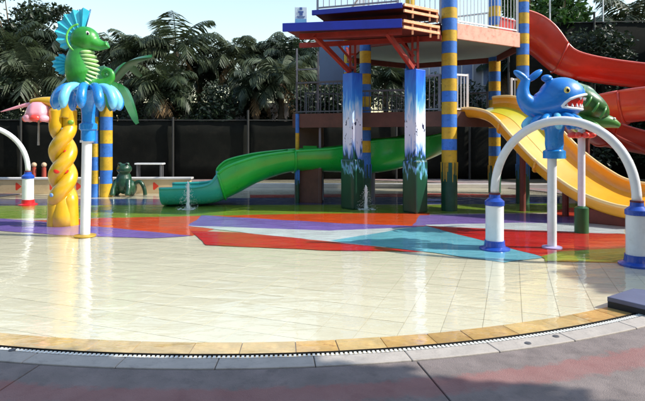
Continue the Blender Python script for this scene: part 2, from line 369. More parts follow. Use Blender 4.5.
def mural():
    m = bpy.data.materials.new('pillar_mural'); m.use_nodes = True; N = m.node_tree.nodes; L = m.node_tree.links; b = N['Principled BSDF']
    tc = N.new('ShaderNodeTexCoord'); mp = N.new('ShaderNodeMapping'); mp.inputs['Scale'].default_value = (11, 11, 2.2); L.new(tc.outputs['Object'], mp.inputs[0])
    nz = N.new('ShaderNodeTexNoise'); nz.inputs['Scale'].default_value = 1; nz.inputs['Detail'].default_value = 3; nz.inputs['Distortion'].default_value = 1.2; L.new(mp.outputs[0], nz.inputs[0])
    sx = N.new('ShaderNodeSeparateXYZ'); L.new(tc.outputs['Object'], sx.inputs[0])
    ma = N.new('ShaderNodeMath'); ma.operation = 'MULTIPLY_ADD'; L.new(nz.outputs[0], ma.inputs[0]); ma.inputs[1].default_value = 1.0; L.new(sx.outputs['Z'], ma.inputs[2])
    mr = N.new('ShaderNodeMapRange'); mr.inputs['From Min'].default_value = .5; mr.inputs['From Max'].default_value = 3.5; L.new(ma.outputs[0], mr.inputs[0])
    rp = N.new('ShaderNodeValToRGB'); L.new(mr.outputs[0], rp.inputs[0]); cr = rp.color_ramp; e = cr.elements
    stops = [(0, (10, 52, 38)), (.26, (14, 72, 48)), (.275, (90, 170, 180)), (.295, (110, 160, 215)), (.31, (14, 78, 54)), (.375, (14, 62, 60)), (.39, (70, 120, 205)), (.42, (150, 184, 232)), (.47, (214, 224, 242)), (.62, (226, 232, 244)), (.72, (120, 186, 236)), (.80, (40, 130, 222)), (1, (24, 80, 200))]
    while len(e) < len(stops): e.new(.5)
    for k, (p, c) in enumerate(stops): e[k].position = p; e[k].color = (*lin(c), 1)
    m2 = N.new('ShaderNodeMapping'); m2.inputs['Scale'].default_value = (6, 6, 3.4); L.new(tc.outputs['Object'], m2.inputs[0])
    n2 = N.new('ShaderNodeTexNoise'); n2.inputs['Detail'].default_value = 2; n2.inputs['Scale'].default_value = 2.2; L.new(m2.outputs[0], n2.inputs[0])
    r2 = N.new('ShaderNodeValToRGB'); r2.color_ramp.elements[0].position = .62; r2.color_ramp.elements[1].position = .65; L.new(n2.outputs[0], r2.inputs[0])
    r3 = N.new('ShaderNodeValToRGB'); L.new(sx.outputs['Z'], r3.inputs[0]); q = r3.color_ramp.elements      # scrawled marks only half way up
    mz = N.new('ShaderNodeMapRange'); mz.inputs['From Max'].default_value = 3; L.new(sx.outputs['Z'], mz.inputs[0]); L.new(mz.outputs[0], r3.inputs[0])
    q[0].position = .44; q[0].color = (0, 0, 0, 1); q[1].position = .47; q[1].color = (1, 1, 1, 1); z = q.new(.62); z.color = (1, 1, 1, 1); z = q.new(.66); z.color = (0, 0, 0, 1)
    mu = N.new('ShaderNodeMath'); mu.operation = 'MULTIPLY'; L.new(r2.outputs[0], mu.inputs[0]); L.new(r3.outputs[0], mu.inputs[1])
    mx = N.new('ShaderNodeMix'); mx.data_type = 'RGBA'; L.new(mu.outputs[0], mx.inputs['Factor']); L.new(rp.outputs[0], mx.inputs['A']); mx.inputs['B'].default_value = (.03, .035, .09, 1)
    L.new(mx.outputs['Result'], b.inputs['Base Color']); b.inputs['Roughness'].default_value = .4
    return m
mural_m = mural()
C1, C3, C2, CB, LB, LF = (2.62, 10.75), (4.60, 11.95), (4.70, 14.2), (2.6, 15.45), (.7, 14.2), (.98, 11.9)
tower = thing('play_tower', 'two-storey water play tower on striped and mural pillars beside the slides', 'play tower', (2.6, 13, 0))
# decks
lowdeck = [(-.62, 12.1), (2.6, 10.83), (4.55, 11.98), (4.6, 14.2), (2.6, 15.35), (-.5, 14.5)]
MB().prism(lowdeck, 1.94, 2.04).build('lower_deck', deckbrown_m, tower)
def edge_board(name, p, q, z0, z1, th, m, parent=None):
    mb = MB(); d = (Vector(q) - Vector(p)).normalized(); nn = Vector((d.y, -d.x)) * th
    a, b = Vector(p), Vector(q)
    mb.prism([tuple(a), tuple(b), tuple(b + nn), tuple(a + nn)], z0, z1)
    return mb.build(name, m, parent or tower, bevel=.006)
edge_board('deck_beam', (-.64, 12.10), (2.5, 10.86), 1.74, 2.06, .06, deckbrown_m)
edge_board('deck_beam', (2.72, 10.89), (4.52, 11.96), 1.74, 2.06, .06, deckbrown_m)
edge_board('deck_beam', (-.52, 14.5), (-.64, 12.12), 1.74, 2.06, .06, deckbrown_m)
updeck = [C1, C3, C2, CB, LB, LF]
up = MB().prism(updeck, 3.78, 3.86).build('upper_deck', deckbrown_m, tower)
MB().prism([(p[0] * .985 + .04, p[1] * .985 + .195) for p in updeck], 3.70, 3.765).build('soffit', soffit_m, up)
for p, q, mm in ((C1, C3, fascia_m), (C3, C2, rust_m), (C2, CB, rust_m), (CB, LB, rust_m), (LB, LF, rust_m), (LF, C1, rust_m)):
    a, b = Vector(p), Vector(q); d = (b - a).normalized() * .17
    edge_board('fascia', tuple(a + d), tuple(b - d), 3.56, 3.89, .06, mm, up)
# striped columns: every band a piece of its own
def column(c, r, zt, z0=.98, bh=.245, first=0, lean=0):
    root = MB().lathe([(0, 0), (r * 1.06, 0), (r * 1.06, z0 - .02), (r * .98, z0), (0, z0)], 20, (c[0], c[1], 0)).build('column', bgrn_m, tower, smooth=40)
    me = [MB().lathe([(0, 0), (r, 0), (r, bh - .003), (0, bh - .003)], 20).mesh('band', m, 40) for m in (byel_m, bblu_m)]
    k = first; z = z0
    while z < zt:
        o = obj('band', me[k % 2], root, loc=(c[0], c[1], z), rot=(0, 0, random.random() * 6)); f_ = random.uniform(.9, 1.1); o.scale = (1, 1, f_); z += bh * f_; k += 1
    dr = MB(); rr = random.Random(c[0])                     # painted drips hanging off the lowest band
    for q in range(22):
        a = q / 22 * 6.28 + rr.random() * .4; h = rr.uniform(.12, .42)
        dr.tube([(c[0] + r * 1.05 * math.cos(a), c[1] + r * 1.05 * math.sin(a), z0 + .0), (c[0] + r * 1.06 * math.cos(a), c[1] + r * 1.06 * math.sin(a), z0 - h)], [.014, .006], 6)
    dr.build('paint_drip', byel_m if first == 0 else bblu_m, root)
    return root
column(C1, .155, 5.4, 1.0, .243, 0)
column(C3, .14, 5.6, .9, .245, 1)
column(C2, .155, 5.6, .75, .26, 0)
column(CB, .15, 5.4, .9, .26, 1)
column(LB, .15, 4.6, .9, .26, 0)
column(LF, .13, 3.6, .9, .26, 1)
column((-.58, 12.0), .045, 1.75, .8, .42, 1)
# mural pillars
def pillar(c):
    p = MB().box((c[0], c[1], 1.95), (.30, .30, 1.84), R(40)).build('mural_pillar', mural_m, tower, bevel=.012)
    MB().box((c[0], c[1], .53), (.37, .37, 1.06), R(40)).build('pillar_skirt', mural_m, p, bevel=.04)
    for s in (-1, 1):
        d = Vector((math.cos(R(-20)), math.sin(R(-20)))) * .055 * s
        MB().bar((c[0] + d.x, c[1] + d.y, 2.86), (c[0] + d.x, c[1] + d.y, 3.55), .045).build('steel_post', redsteel_m, p)
    for z in (3.0, 3.28):
        d = Vector((math.cos(R(-20)), math.sin(R(-20)))) * .055
        MB().bar((c[0] - d.x, c[1] - d.y, z), (c[0] + d.x, c[1] + d.y, z), .035).build('rung', redsteel_m, p)
    return p
P1, P2 = (.64, 11.05), (1.865, 10.48)
pillar(P1); pillar(P2)
# awning boards: blue front, pale steel ends
def awn(z, A, B, Cc, dep, h):
    back = Vector((.30, .95)) * dep
    poly = [A, B, Cc, tuple(Vector(Cc) + back), tuple(Vector(A) + back)]
    o = MB().prism(poly, z - h + .05, z - .02).build('awning', rust_m, tower)
    edge_board('fascia', A, B, z - h, z, .05, navy_m, o)
    b, c = Vector(B) + Vector((.02, 0)), Vector(Cc)
    for k, zz in enumerate((z - .035, z - .15)):
        MB().bar((b.x, b.y - .03, zz), (c.x, c.y - .03, zz), .04, .05).build('edge_bar', orange_m, o)
    for t in (.25, .75, .98):
        p = b.lerp(c, t); MB().bar((p.x, p.y - .02, z - .26), (p.x, p.y - .02, z + .0), .035).build('edge_stud', orange_m, o)
    return o
awn(3.70, (-.76, 10.0), (1.47, 9.62), (2.28, 10.2), 1.1, .16)
awn(4.06, (-.20, 10.45), (1.52, 9.86), (2.30, 10.4), .8, .10)
MB().box((.9, 10.7, 3.86), (1.7, .5, .14), R(-17)).build('awning_step', rust_m, tower)
MB().bar((-.45, 10.25, 3.5), (1.5, 9.8, 3.5), .07, .1).build('front_beam', redsteel_m, tower)
MB().bar((-.5, 11.35, 3.52), (2.4, 10.5, 3.52), .07, .1).build('rear_beam', redsteel_m, tower)
for c, t in ((P1, (-.16, 10.15)), (P2, (1.22, 9.85))):
    MB().bar((c[0] - .06, c[1] - .06, 2.9), (t[0], t[1], 3.5), .08, .08).build('brace', redsteel_m, tower)
    MB().bar((c[0] - .02, c[1], 3.15), (c[0] - .32, c[1] + .1, 3.52), .05, .05).build('brace', redsteel_m, tower)
    MB().bar((c[0], c[1] + .04, 2.95), (c[0] - .1, c[1] + .6, 3.52), .05, .05).build('brace', redsteel_m, tower)
# railings: top and bottom rail with single balusters
bal = {}
def railing(p, q, z, h, m, sp=.105, gap=.07, r=.009, post=True):
    p, q = Vector(p), Vector(q); mb = MB()
    mb.bar((*p, z + h), (*q, z + h), .04); mb.bar((*p, z + gap), (*q, z + gap), .03)
    if post:
        for e in (p, q): mb.bar((*e, z), (*e, z + h + .03), .045)
    o = mb.build('railing', m, tower); L_ = (q - p).length; n = int(L_ / sp); key = (m.name, h, r)
    if key not in bal: bal[key] = MB().tube([(0, 0, gap), (0, 0, h)], r, 5, False).mesh('baluster', m)
    for i in range(1, n):
        c = p.lerp(q, i / n); obj('baluster', bal[key], o, loc=(c.x, c.y, z))
railing((-.6, 12.12), (.62, 11.64), 2.04, .74, raild_m, .1)
railing((.75, 11.6), (1.8, 11.2), 2.04, .5, raild_m, .1)
railing((1.98, 11.13), (2.46, 10.94), 2.04, .78, rail_m, .1)
railing((2.78, 10.96), (3.1, 11.12), 2.04, .8, railw_m, .085, r=.012)
railing((4.3, 11.83), (4.5, 11.95), 2.04, .8, railw_m, .085, r=.012)
railing((2.6, 15.3), (4.5, 14.2), 2.04, .7, raild_m, .13)
railing((-.45, 14.4), (2.5, 15.3), 2.04, .7, raild_m, .13)
railing((2.8, 10.87), (4.44, 11.86), 3.88, 1.05, railw_m, .105)
railing((1.05, 11.86), (2.46, 10.86), 3.88, 1.05, railw_m, .11)
railing((-.1, 10.55), (1.45, 10.02), 4.07, .9, rail_m, .12)
railing((2.75, 15.3), (4.55, 14.25), 3.88, 1.05, railw_m, .13)
railing((.72, 14.1), (.96, 12.05), 3.88, 1.05, railw_m, .13)
railing((.8, 14.3), (2.45, 15.35), 3.88, 1.05, railw_m, .13)
# screen panel, stair under the deck
panel_m = mat('grey_blue_panel', (92, 112, 140), .5, .1, 3)
MB().box((.22, 12.6, 3.4), (.62, .04, 1.2), R(-20)).build('screen_panel', panel_m, tower)
for x, z1 in ((-.6, 3.6), (-.1, 3.5)): MB().bar((x, 12.2 - (x + .6) * .4, 2.04), (x, 12.2 - (x + .6) * .4, z1), .04).build('frame_post', grey_m, tower)
MB().bar((-.6, 12.2, 3.1), (-.1, 12.0, 3.1), .03).build('frame_rail', grey_m, tower)
stair = MB().bar((-.56, 12.2, .0), (-.56, 13.9, 1.9), .05, .2).bar((.0, 12.1, .0), (.0, 13.8, 1.9), .05, .2).build('stair', grey_m, tower)
for k in range(8): MB().box((-.28, 12.28 + k * .2, .22 + k * .215), (.54, .24, .05)).build('step', deckbrown_m, stair)
MB().box((-.28, 13.0, .9), (.62, .08, 1.7), R(-10)).build('stair_wall', deckbrown_m, tower)
MB().box((-.28, 12.05, .4), (.56, .08, .8), R(-20)).build('stair_riser_board', deckbrown_m, tower)
MB().bar((-.06, 11.96, 0), (-.06, 11.96, 1.74), .05).build('stair_post', grey_m, tower)
# small notice standing on the awning's end
sgn = thing('notice_sign', 'small white and pale blue rules notice standing on the blue awning end', 'sign', (-.5, 10.12, 3.7))
mb = MB().box((-.42, 10.13, 3.885), (.235, .02, .33)); sb = mb.build('board', mat('notice_white', (206, 220, 232), .5, .05), sgn, bevel=.004)
mb = MB().box((-.42, 10.115, 3.775), (.215, .006, .085)); mb.build('blue_field', mat('notice_blue', (110, 170, 214), .5, .08), sgn)
pm = mat('notice_ink', (70, 96, 156), .5); mb = MB()
for x, z, w_, h in ((-.42, 4.02, .05, .05), (-.42, 3.955, .1, .035), (-.43, 3.91, .035, .05), (-.40, 3.91, .03, .05), (-.42, 3.865, .16, .012), (-.42, 3.84, .13, .012)): mb.box((x, 10.116, z), (w_, .005, h))
mb.build('pictogram', pm, sgn)
MB().bar((-.42, 10.15, 3.6), (-.42, 10.15, 3.9), .02).build('bracket', grey_m, sgn)

# ------------------------------------------------------------------ slides
def resample(path, n=8): return bez(path, n)
def flume(root, path, w_, walls, m, rim_m, cuts, sec_m=None, inner=None, n=8, th=.03, name='flume_section', flat=2.6, roll=0):
    P = bez(path, n); W = [v.x for v in bez([(h, 0, 0) for h in walls], n)]
    Wd = [v.x for v in bez([(h, 0, 0) for h in (w_ if isinstance(w_, list) else [w_] * len(path))], n)]
    K = 12
    fr_ = []
    for i, p in enumerate(P):
        t = P[min(i + 1, len(P) - 1)] - P[max(i - 1, 0)]; t.z *= .6; t.normalize()
        s = Vector((t.y, -t.x, 0)).normalized(); s = Matrix.Rotation(R(roll), 3, t) @ s; u = s.cross(t).normalized(); fr_.append((p, s, u))
    def ring(i, off):
        p, s, u = fr_[i]; out = []
        for k in range(K + 1):
            a = math.pi * k / K; ca, sa = math.cos(a), math.sin(a)
            x = -math.copysign(abs(ca) ** (2 / flat), ca) * (Wd[i] / 2 + off); z = (1 - abs(sa) ** (2 / flat)) * W[i] - off * abs(sa)
            out.append(p + s * x + u * z)
        return out
    nsec = len(cuts) - 1
    for c in range(nsec):
        i0, i1 = int(cuts[c] * (len(P) - 1)), int(cuts[c + 1] * (len(P) - 1)); mb = MB()
        vs = []; fs = []; S = 2 * (K + 1)
        for i in range(i0, i1 + 1): vs += ring(i, 0) + ring(i, th)[::-1]
        for i in range(i1 - i0):
            for k in range(S): fs.append((i * S + k, i * S + (k + 1) % S, (i + 1) * S + (k + 1) % S, (i + 1) * S + k))
        fs += [tuple(range(S)), tuple((i1 - i0) * S + k for k in range(S - 1, -1, -1))]
        mb.add(vs, fs)
        sm = (sec_m or {}).get(c, m)
        sec = mb.build(name, sm, root, smooth=50)
        bm = bmesh.new(); bm.from_mesh(sec.data); bmesh.ops.recalc_face_normals(bm, faces=bm.faces); bm.to_mesh(sec.data); bm.free(); sec.data.set_sharp_from_angle(angle=R(50))
        rm = (rim_m if not isinstance(rim_m, dict) else rim_m.get(c, sm))
        for side in (0, K):
            MB().tube([ring(i, th / 2)[side] for i in range(i0, i1 + 1)], .032, 8).build('rim', rm, sec, smooth=True)
        if c < nsec - 1:
            fl = MB(); pts = ring(i1, th + .012); fl.tube(pts, .028, 6); fl.build('joint_flange', sm, sec, smooth=True)
        if inner and c < 2:
            lo, hi, im = inner; vs = []; fs = []
            for i in range(i0, i1 + 1):
                q = ring(i, -.006); vs += [q[lo], q[lo + 1], q[hi]] if False else q[lo:hi + 1]
            wn = hi - lo + 1
            for i in range(i1 - i0):
                for k in range(wn - 1): fs.append((i * wn + k, i * wn + k + 1, (i + 1) * wn + k + 1, (i + 1) * wn + k))
            MB().add(vs, fs).build('lane_strip', im, sec, smooth=True)
    return fr_, W
red_m = mat('red_fibreglass', (206, 56, 32), .3, .14, 1.5, coat=.5, dirt=.25, dirtcol=(120, 40, 30))
redrim_m = mat('red_rim', (214, 92, 78), .35, .1, 3, coat=.3)
yel_m = mat('amber_fibreglass', (232, 160, 34), .28, .12, 1.5, coat=.5, dirt=.2, dirtcol=(190, 110, 40))
yelrim_m = mat('pale_amber_rim', (244, 206, 140), .3, .06, 3, coat=.3)
lime_m = mat('lime_lane', (184, 176, 44), .3, .1, 2, coat=.4)
grn_m = mat('green_fibreglass', (24, 182, 66), .28, .14, 1.5, coat=.5, dirt=.3, dirtcol=(90, 190, 70))
teal_m = mat('teal_wet_reflection', (44, 168, 158), .25, .1, 1.5, coat=.5)  # green run-out with its wet reflection and shade put into the colour
rs = thing('red_water_slide', 'red spiral fibreglass slide leaving the upper deck, looping towards the right edge', 'water slide', (7.5, 12, 0))
flume(rs, [(4.55, 13.0, 3.92), (5.15, 13.05, 3.72), (5.75, 12.95, 3.18), (6.4, 12.8, 2.95), (7.6, 12.6, 2.75), (8.9, 12.1, 2.52), (9.5, 11.2, 2.32), (8.9, 10.55, 2.15), (7.7, 10.6, 1.98), (6.55, 11.2, 1.85), (6.1, 12.1, 1.62), (6.7, 12.9, 1.4), (7.8, 12.9, 1.15), (9.0, 12.3, .9), (10.2, 11.4, .6), (11.4, 10.8, .4)],
      [.95] * 16, [.72, .72, .62, .5, .48, .55, .6, .62, .62, .62, .6, .55, .5, .5, .5, .5], red_m, redrim_m, [0, .14, .3, .45, .6, .75, .88, 1])
for x, y, z in ((6.2, 12.9, 3.0), (8.6, 12.4, 2.5), (7.3, 10.7, 1.9), (6.1, 12.0, 1.6), (9.6, 11.0, 2.2)): MB().tube([(x, y, 0), (x, y, z)], .06, 10).build('support_post', rust_m, rs)
for a, b in (((7.3, 10.7, 1.0), (8.2, 10.6, 1.98)), ((7.3, 10.7, .9), (6.3, 11.6, 1.66))): MB().tube([a, b], .045, 8).build('support_arm', redsteel_m, rs)
ROLL = 14
ys = thing('yellow_water_slide', 'yellow open slide running from the lower deck down behind the whale', 'water slide', (4.6, 10.7, 0))
flume(ys, [(3.42, 11.58, 2.06), (3.68, 11.2, 2.05), (3.95, 10.85, 1.88), (4.22, 10.5, 1.44), (4.5, 10.15, 1.0), (4.8, 9.8, .65), (5.08, 9.5, .42), (5.36, 9.25, .3), (5.65, 9.02, .26)],
      [1.25, 1.25, 1.3, 1.3, 1.3, 1.3, 1.3, 1.3, 1.3], [.22, .22, .24, .24, .24, .24, .24, .24, .24], yel_m, yelrim_m, [0, .3, .5, 1], inner=(4, 6, lime_m), flat=5, roll=ROLL)
MB().box((5.3, 9.3, .13), (1.0, 1.1, .26), R(-40)).build('landing_plinth', rust_m, ys, bevel=.02)
for x, y, z in ((4.1, 10.65, 1.5), (4.65, 9.95, .75)): MB().tube([(x, y, 0), (x, y, z)], .06, 10).build('support_post', rust_m, ys)
gs = thing('green_water_slide', 'bright green curved slide under the tower ending in a wet run-out coloured teal for its reflection at left', 'water slide', (-1, 12, 0))
flume(gs, [(2.95, 13.25, 1.15), (2.2, 12.7, .9), (1.3, 12.45, .70), (.3, 12.4, .72), (-.7, 12.25, .74), (-1.5, 12.0, .52), (-2.05, 11.8, .24), (-2.5, 11.72, .07), (-3.5, 11.65, .04)],
      [1.0, 1.05, 1.1, 1.1, 1.1, 1.15, 1.2, 1.2, 1.25], [.55, .62, .75, .55, .46, .58, .66, .42, .38], grn_m, {}, [0, .3, .5, .8, 1], sec_m={3: teal_m})
for x, y, z in ((1.2, 12.45, .7), (-.6, 12.25, .72)): MB().tube([(x, y, 0), (x, y, z)], .06, 10).build('support_post', grey_m, gs)
MB().box((-.3, 12.6, 1.15), (.34, .03, .32), R(-10)).build('gate_panel', grn_m, gs)

# ------------------------------------------------------------------ spray arches
def arch(name, label, A, B, top, foot_m, r=.055, ph=.72, group=None, bits=(0, 1)):
    t = thing(name, label, 'spray arch', ((A[0] + B[0]) / 2, (A[1] + B[1]) / 2, 0), 0, group)
    A, B = Vector(A), Vector(B); pts = []
    for i in range(41):
        a = math.pi * i / 40; c = (A + B) / 2; d = (A - B) / 2
        q = c + d * math.cos(a); pts.append((q.x, q.y, ph + .02 + (top - ph) * math.sin(a) ** .92))
    MB().tube(pts, r, 16).build('arch_pipe', white_m, t, smooth=True)
    for c in (A, B):
        p = MB().lathe([(0, .1), (.118, .1), (.118, .6), (0, .6)], 24, (c.x, c.y, 0)).build('pedestal', white_m, t, smooth=40)
        MB().lathe([(0, .0), (.2, 0), (.2, .025), (.14, .05), (.132, .1), (.132, .13), (0, .13)], 24, (c.x, c.y, 0)).build('foot', foot_m, p, smooth=40)
        MB().lathe([(.118, .595), (.128, .6), (.128, .655), (.075, .7), (.07, .75), (0, .75)], 24, (c.x, c.y, 0)).build('collar', blue_m, p, smooth=40)
        MB().lathe([(.074, .745), (.074, .765), (0, .765)], 20, (c.x, c.y, 0)).build('seal', mat('maroon_seal', (96, 30, 40), .5), p)
    return t
footred_m = mat('red_gloss_foot', (190, 28, 34), .3, .1, coat=.3)
arch('spray_arch', 'white pipe arch with blue-footed pedestals around the whale at right', (2.31, 6.98), (3.70, 6.12), 1.70, blue_m, group='white spray arches')
arch('spray_arch', 'white pipe arch with a red foot cut off by the left edge', (-6.57, 11.6), (-8.5, 11.1), 1.76, footred_m, group='white spray arches', ph=.74)

# ------------------------------------------------------------------ seahorse
SX, SY, SZ = gx(87, 7.88), 7.88, gz(88.4, 7.88)
def sp(zx, zy, y=0): return Vector((SX + (zx - 330) / 250, SY + y, SZ + (335 - zy) / 250))
shg_m = mat('seahorse_green', (48, 146, 46), .36, .28, 5, .08, 25, coat=.3, dirt=.5, dirtcol=(30, 100, 42))
shp_m = mat('seahorse_belly', (176, 214, 146), .35, .12, 6, coat=.3)
cyan_m = mat('fin_cyan', (58, 196, 224), .35, .15, 6, coat=.3, dirt=.35, dirtcol=(150, 230, 240))
cyd_m = mat('fin_rib', (36, 96, 140), .4)
splash_m = mat('splash_blue', (28, 128, 206), .25, .15, 5, coat=.5, dirt=.3, dirtcol=(130, 206, 240))
splash2_m = mat('splash_pale', (112, 196, 236), .25, .1, 5, coat=.5)
eyew_m = mat('eye_white', (236, 236, 220), .25); eyeb_m = mat('eye_black', (16, 16, 18), .2)
sh = thing('seahorse_fountain', 'green seahorse with cyan fins on a blue splash and a tall white pole', 'spray figure', (SX, SY, 0))
mb = MB()
k = 1 / 250
mb.ball(sp(322, 150), (54 * k, 42 * k, 50 * k), 44, 26)
mb.tube(bez([sp(345, 158), sp(375, 170), sp(398, 172), sp(410, 168)], 5), [v.x for v in bez([(34 * k, 0, 0), (23 * k, 0, 0), (15 * k, 0, 0), (15 * k, 0, 0)], 5)], 28)
ctl = [((312, 175), 38), ((304, 205), 44), ((302, 240), 53), ((312, 285), 58), ((332, 310), 46), ((365, 322), 27), ((398, 316), 20), ((420, 298), 15), ((421, 276), 12), ((405, 266), 10), ((392, 276), 9), ((396, 289), 8), ((405, 287), 7)]
mb.tube(bez([sp(*c) for c, r in ctl], 6), [v.x * k for v in bez([(r, 0, 0) for c, r in ctl], 6)], 32, squash=.85)
remesh(mb.build('body', shg_m, sh), .011, 5)
for i in range(9):
    t = i / 8; c = Vector((330, 200)).lerp(Vector((338, 312)), t); bx_ = 27 + 13 * math.sin(t * 3.1); cx = c.x + 5 * math.sin(t * 3.1)
    MB().ball(sp(cx, c.y), (bx_ * k, 38 * k, 8.5 * k), 18, 8, Matrix.Rotation(R(-8 + 48 * t), 3, 'Y')).build('belly_plate', shp_m, sh, smooth=True)
# cheek ridge and eyes
mb = MB(); mb.tube([sp(318 + 46 * math.cos(R(a)) * .9 - 4, 150 - 52 * math.sin(R(a)), -.165 + .05 * abs(math.sin(R(a))) ** 2) for a in range(95, 275, 10)], .016, 8); mb.build('cheek_ridge', mat('seahorse_light', (96, 186, 74), .3, coat=.4), sh, smooth=True)
for s in (-1, 1):
    e = MB().ball(sp(345, 134, s * .128), (.034, .016, .042)).build('eye', eyew_m, sh, smooth=True)
    MB().ball(sp(349, 134, s * .139), (.016, .01, .022)).build('pupil', eyeb_m, e, smooth=True)
def fan(name, cx, cy, rin, pts, n, y0=0):
    """pleated fin: pts = (angle, radius) control list in degrees / zoom pixels"""
    def rad(a):
        for (a0, r0), (a1, r1) in zip(pts, pts[1:]):
            if a0 <= a <= a1: return r0 + (r1 - r0) * (a - a0) / (a1 - a0)
    A0, A1 = pts[0][0], pts[-1][0]; root = None; N_ = 2 * n
    for i in range(n):
        a = [A0 + (A1 - A0) * (2 * i + j) / N_ for j in range(3)]; rr = [rad(a[0]) * .93, rad(a[1]), rad(a[2]) * .93]
        zz = [.0, -.045, .0]; fr2 = []; bk = []
        for j in range(3):
            for r_ in (rin, rr[j]):
                ca, sa = math.cos(R(a[j])), math.sin(R(a[j])); pt = sp(cx + r_ * ca, cy - r_ * sa, y0 + zz[j] * (.4 if r_ == rin else 1))
                fr2.append(pt); bk.append(pt + Vector((0, .05, 0)))
        vs = fr2 + bk
        fs = [(0, 1, 3, 2), (2, 3, 5, 4), (6, 8, 9, 7), (8, 10, 11, 9), (1, 7, 9, 3), (3, 9, 11, 5), (0, 2, 8, 6), (2, 4, 10, 8), (0, 6, 7, 1), (4, 5, 11, 10)]
        pn = MB().add(vs, fs).build('fin_pleat', cyan_m, root or sh)
        if root is None: pn.name = name; root = pn
        bm = bmesh.new(); bm.from_mesh(pn.data); bmesh.ops.recalc_face_normals(bm, faces=bm.faces); bm.to_mesh(pn.data); bm.free()
    for i in range(n + 1):
        a = A0 + (A1 - A0) * i / n; ca, sa = math.cos(R(a)), math.sin(R(a)); r_ = rad(a)
        MB().tube([sp(cx + rin * ca, cy - rin * sa, y0 + .02), sp(cx + r_ * .99 * ca, cy - r_ * .99 * sa, y0 + .02)], [.014, .010], 6).build('fin_rib', cyd_m, root, smooth=True)
fan('crest_fin', 308, 150, 40, [(74, 122), (120, 112), (156, 104), (212, 76)], 7)
fan('back_fin', 282, 242, 16, [(140, 62), (180, 84), (222, 64)], 6)
def splash(root, c, z, rad_, n, ma, mb_, drop=.3, neck=None):
    sb = MB().lathe([(0, z - .02), (rad_ * .45, z - .02), (rad_ * .38, z - .1), (.115, z - .22)] + neck, 20, (c[0], c[1], 0)).build('splash_neck', ma, root, smooth=50)
    for i in range(n):
        a = 2 * math.pi * i / n + .1; d = Vector((math.cos(a), math.sin(a))); rv = .9 + .2 * random.random()
        pts = bez([(c[0] + d.x * r_ * rad_, c[1] + d.y * r_ * rad_, z + h) for r_, h in ((.12, -.06), (.45, .03), (.8 * rv, .0), (1.0 * rv, -drop * .45), (1.02 * rv, -drop * .95))], 4)
        m_ = len(pts)
        MB().tube(pts, [rad_ * .155 * (math.sin(min(1, .35 + .8 * q / m_) * 1.57)) * (1 if q < m_ - 3 else (.85, .6, .25)[q - m_ + 3]) for q in range(m_)], 10).build('splash_petal', mb_ if i % 3 == 0 else ma, sb, smooth=True)
splash(sh, (SX + .02, SY), SZ - .02, .46, 13, splash_m, splash2_m, .32,
       [(.095, SZ - .4), (.095, SZ - .52), (.13, SZ - .54), (.13, SZ - .62), (.105, SZ - .64), (.105, SZ - .8), (.0, SZ - .8)])
zt = SZ - .79
po = MB().tube([(SX - .03, SY, 0), (SX + .0, SY, zt)], .072, 20).build('pole', white_m, sh, smooth=40)
MB().lathe([(0, .015), (.16, .015), (.16, .03), (.08, .045), (0, .045)], 24, (SX - .03, SY, 0)).build('foot_plate', mat('gilt_plate', (196, 160, 60), .4, metal=.3), sh, smooth=40)
MB().lathe([(.08, zt - .03), (.1, zt - .03), (.1, zt + .005), (.08, zt + .005)], 20, (SX, SY, 0)).build('pipe_flange', white_m, sh)

# ------------------------------------------------------------------ twisted yellow column with flower
TX, TY = gx(63, 8.9), 8.9
twy_m = mat('twist_yellow', (208, 164, 24), .28, .14, 4, coat=.5)
tw = thing('twisted_column', 'yellow twisted twin-strand column with red and green spots beside the seahorse pole', 'spray column', (TX, TY, 0))
for s in (0, 1):
    pts = []; rr = []
    for i in range(61):
        z = .0 + 1.95 * i / 60; t = max(0, min(1, (z - .42) / 1.25)); a = math.pi * s + t * math.pi * 3.0 + .3
        rad_ = .105; pts.append((TX + rad_ * math.cos(a), TY + rad_ * math.sin(a), z)); rr.append(.135 - .018 * t + .03 * max(0, (.35 - z)))
    MB().tube(pts, rr, 18, False).ball(pts[-1], (rr[-1], rr[-1], rr[-1] * .8), 18, 10).build('strand', twy_m, tw, smooth=True)
MB().lathe([(0, 0), (.2, 0), (.19, .2), (.15, .4), (.1, .6), (0, .7)], 20, (TX, TY, 0)).build('base_core', twy_m, tw, smooth=True)
MB().tube(bez([(TX - .05, TY, 1.85), (TX - .1, TY - .03, 2.08), (TX - .3, TY - .05, 2.13), (TX - .52, TY - .06, 2.12)], 6), [v.x for v in bez([(.12, 0, 0), (.1, 0, 0), (.07, 0, 0), (.04, 0, 0)], 6)], 12).build('flower_arm', twy_m, tw, smooth=True)
MB().tube(bez([(TX + .05, TY, 1.85), (TX + .12, TY, 2.06), (TX + .3, TY, 2.08), (TX + .42, TY, 1.9)], 6), [v.x for v in bez([(.12, 0, 0), (.1, 0, 0), (.07, 0, 0), (.04, 0, 0)], 6)], 12).build('side_arm', twy_m, tw, smooth=True)
pink_m = mat('flower_pink', (240, 160, 172), .35, .1, 5, coat=.3); frill_m = mat('flower_frill_red', (230, 70, 56), .35, .15, 6, coat=.3)
FX, FY, FZ = gx(39, 8.85), 8.85, gz(103, 8.85)
fl = MB().lathe([(0, .02), (.1, .01), (.17, -.06), (.19, -.16), (.22, -.25), (.205, -.25), (.17, -.15), (.1, -.03), (0, -.02)], 28, (FX, FY, FZ), wob=lambda i, a, r, z: (r * (1 + .07 * math.cos(7 * a) * (z < -.1)), z)).build('flower_bell', pink_m, tw, smooth=True)
for i in range(9):
    a = 2 * math.pi * i / 9; MB().ball((FX + .205 * math.cos(a), FY + .205 * math.sin(a), FZ - .265), (.085, .05, .06), 12, 8, Matrix.Rotation(a + 1.57, 3, 'Z')).build('frill', frill_m if i % 2 else pink_m, fl, smooth=True)
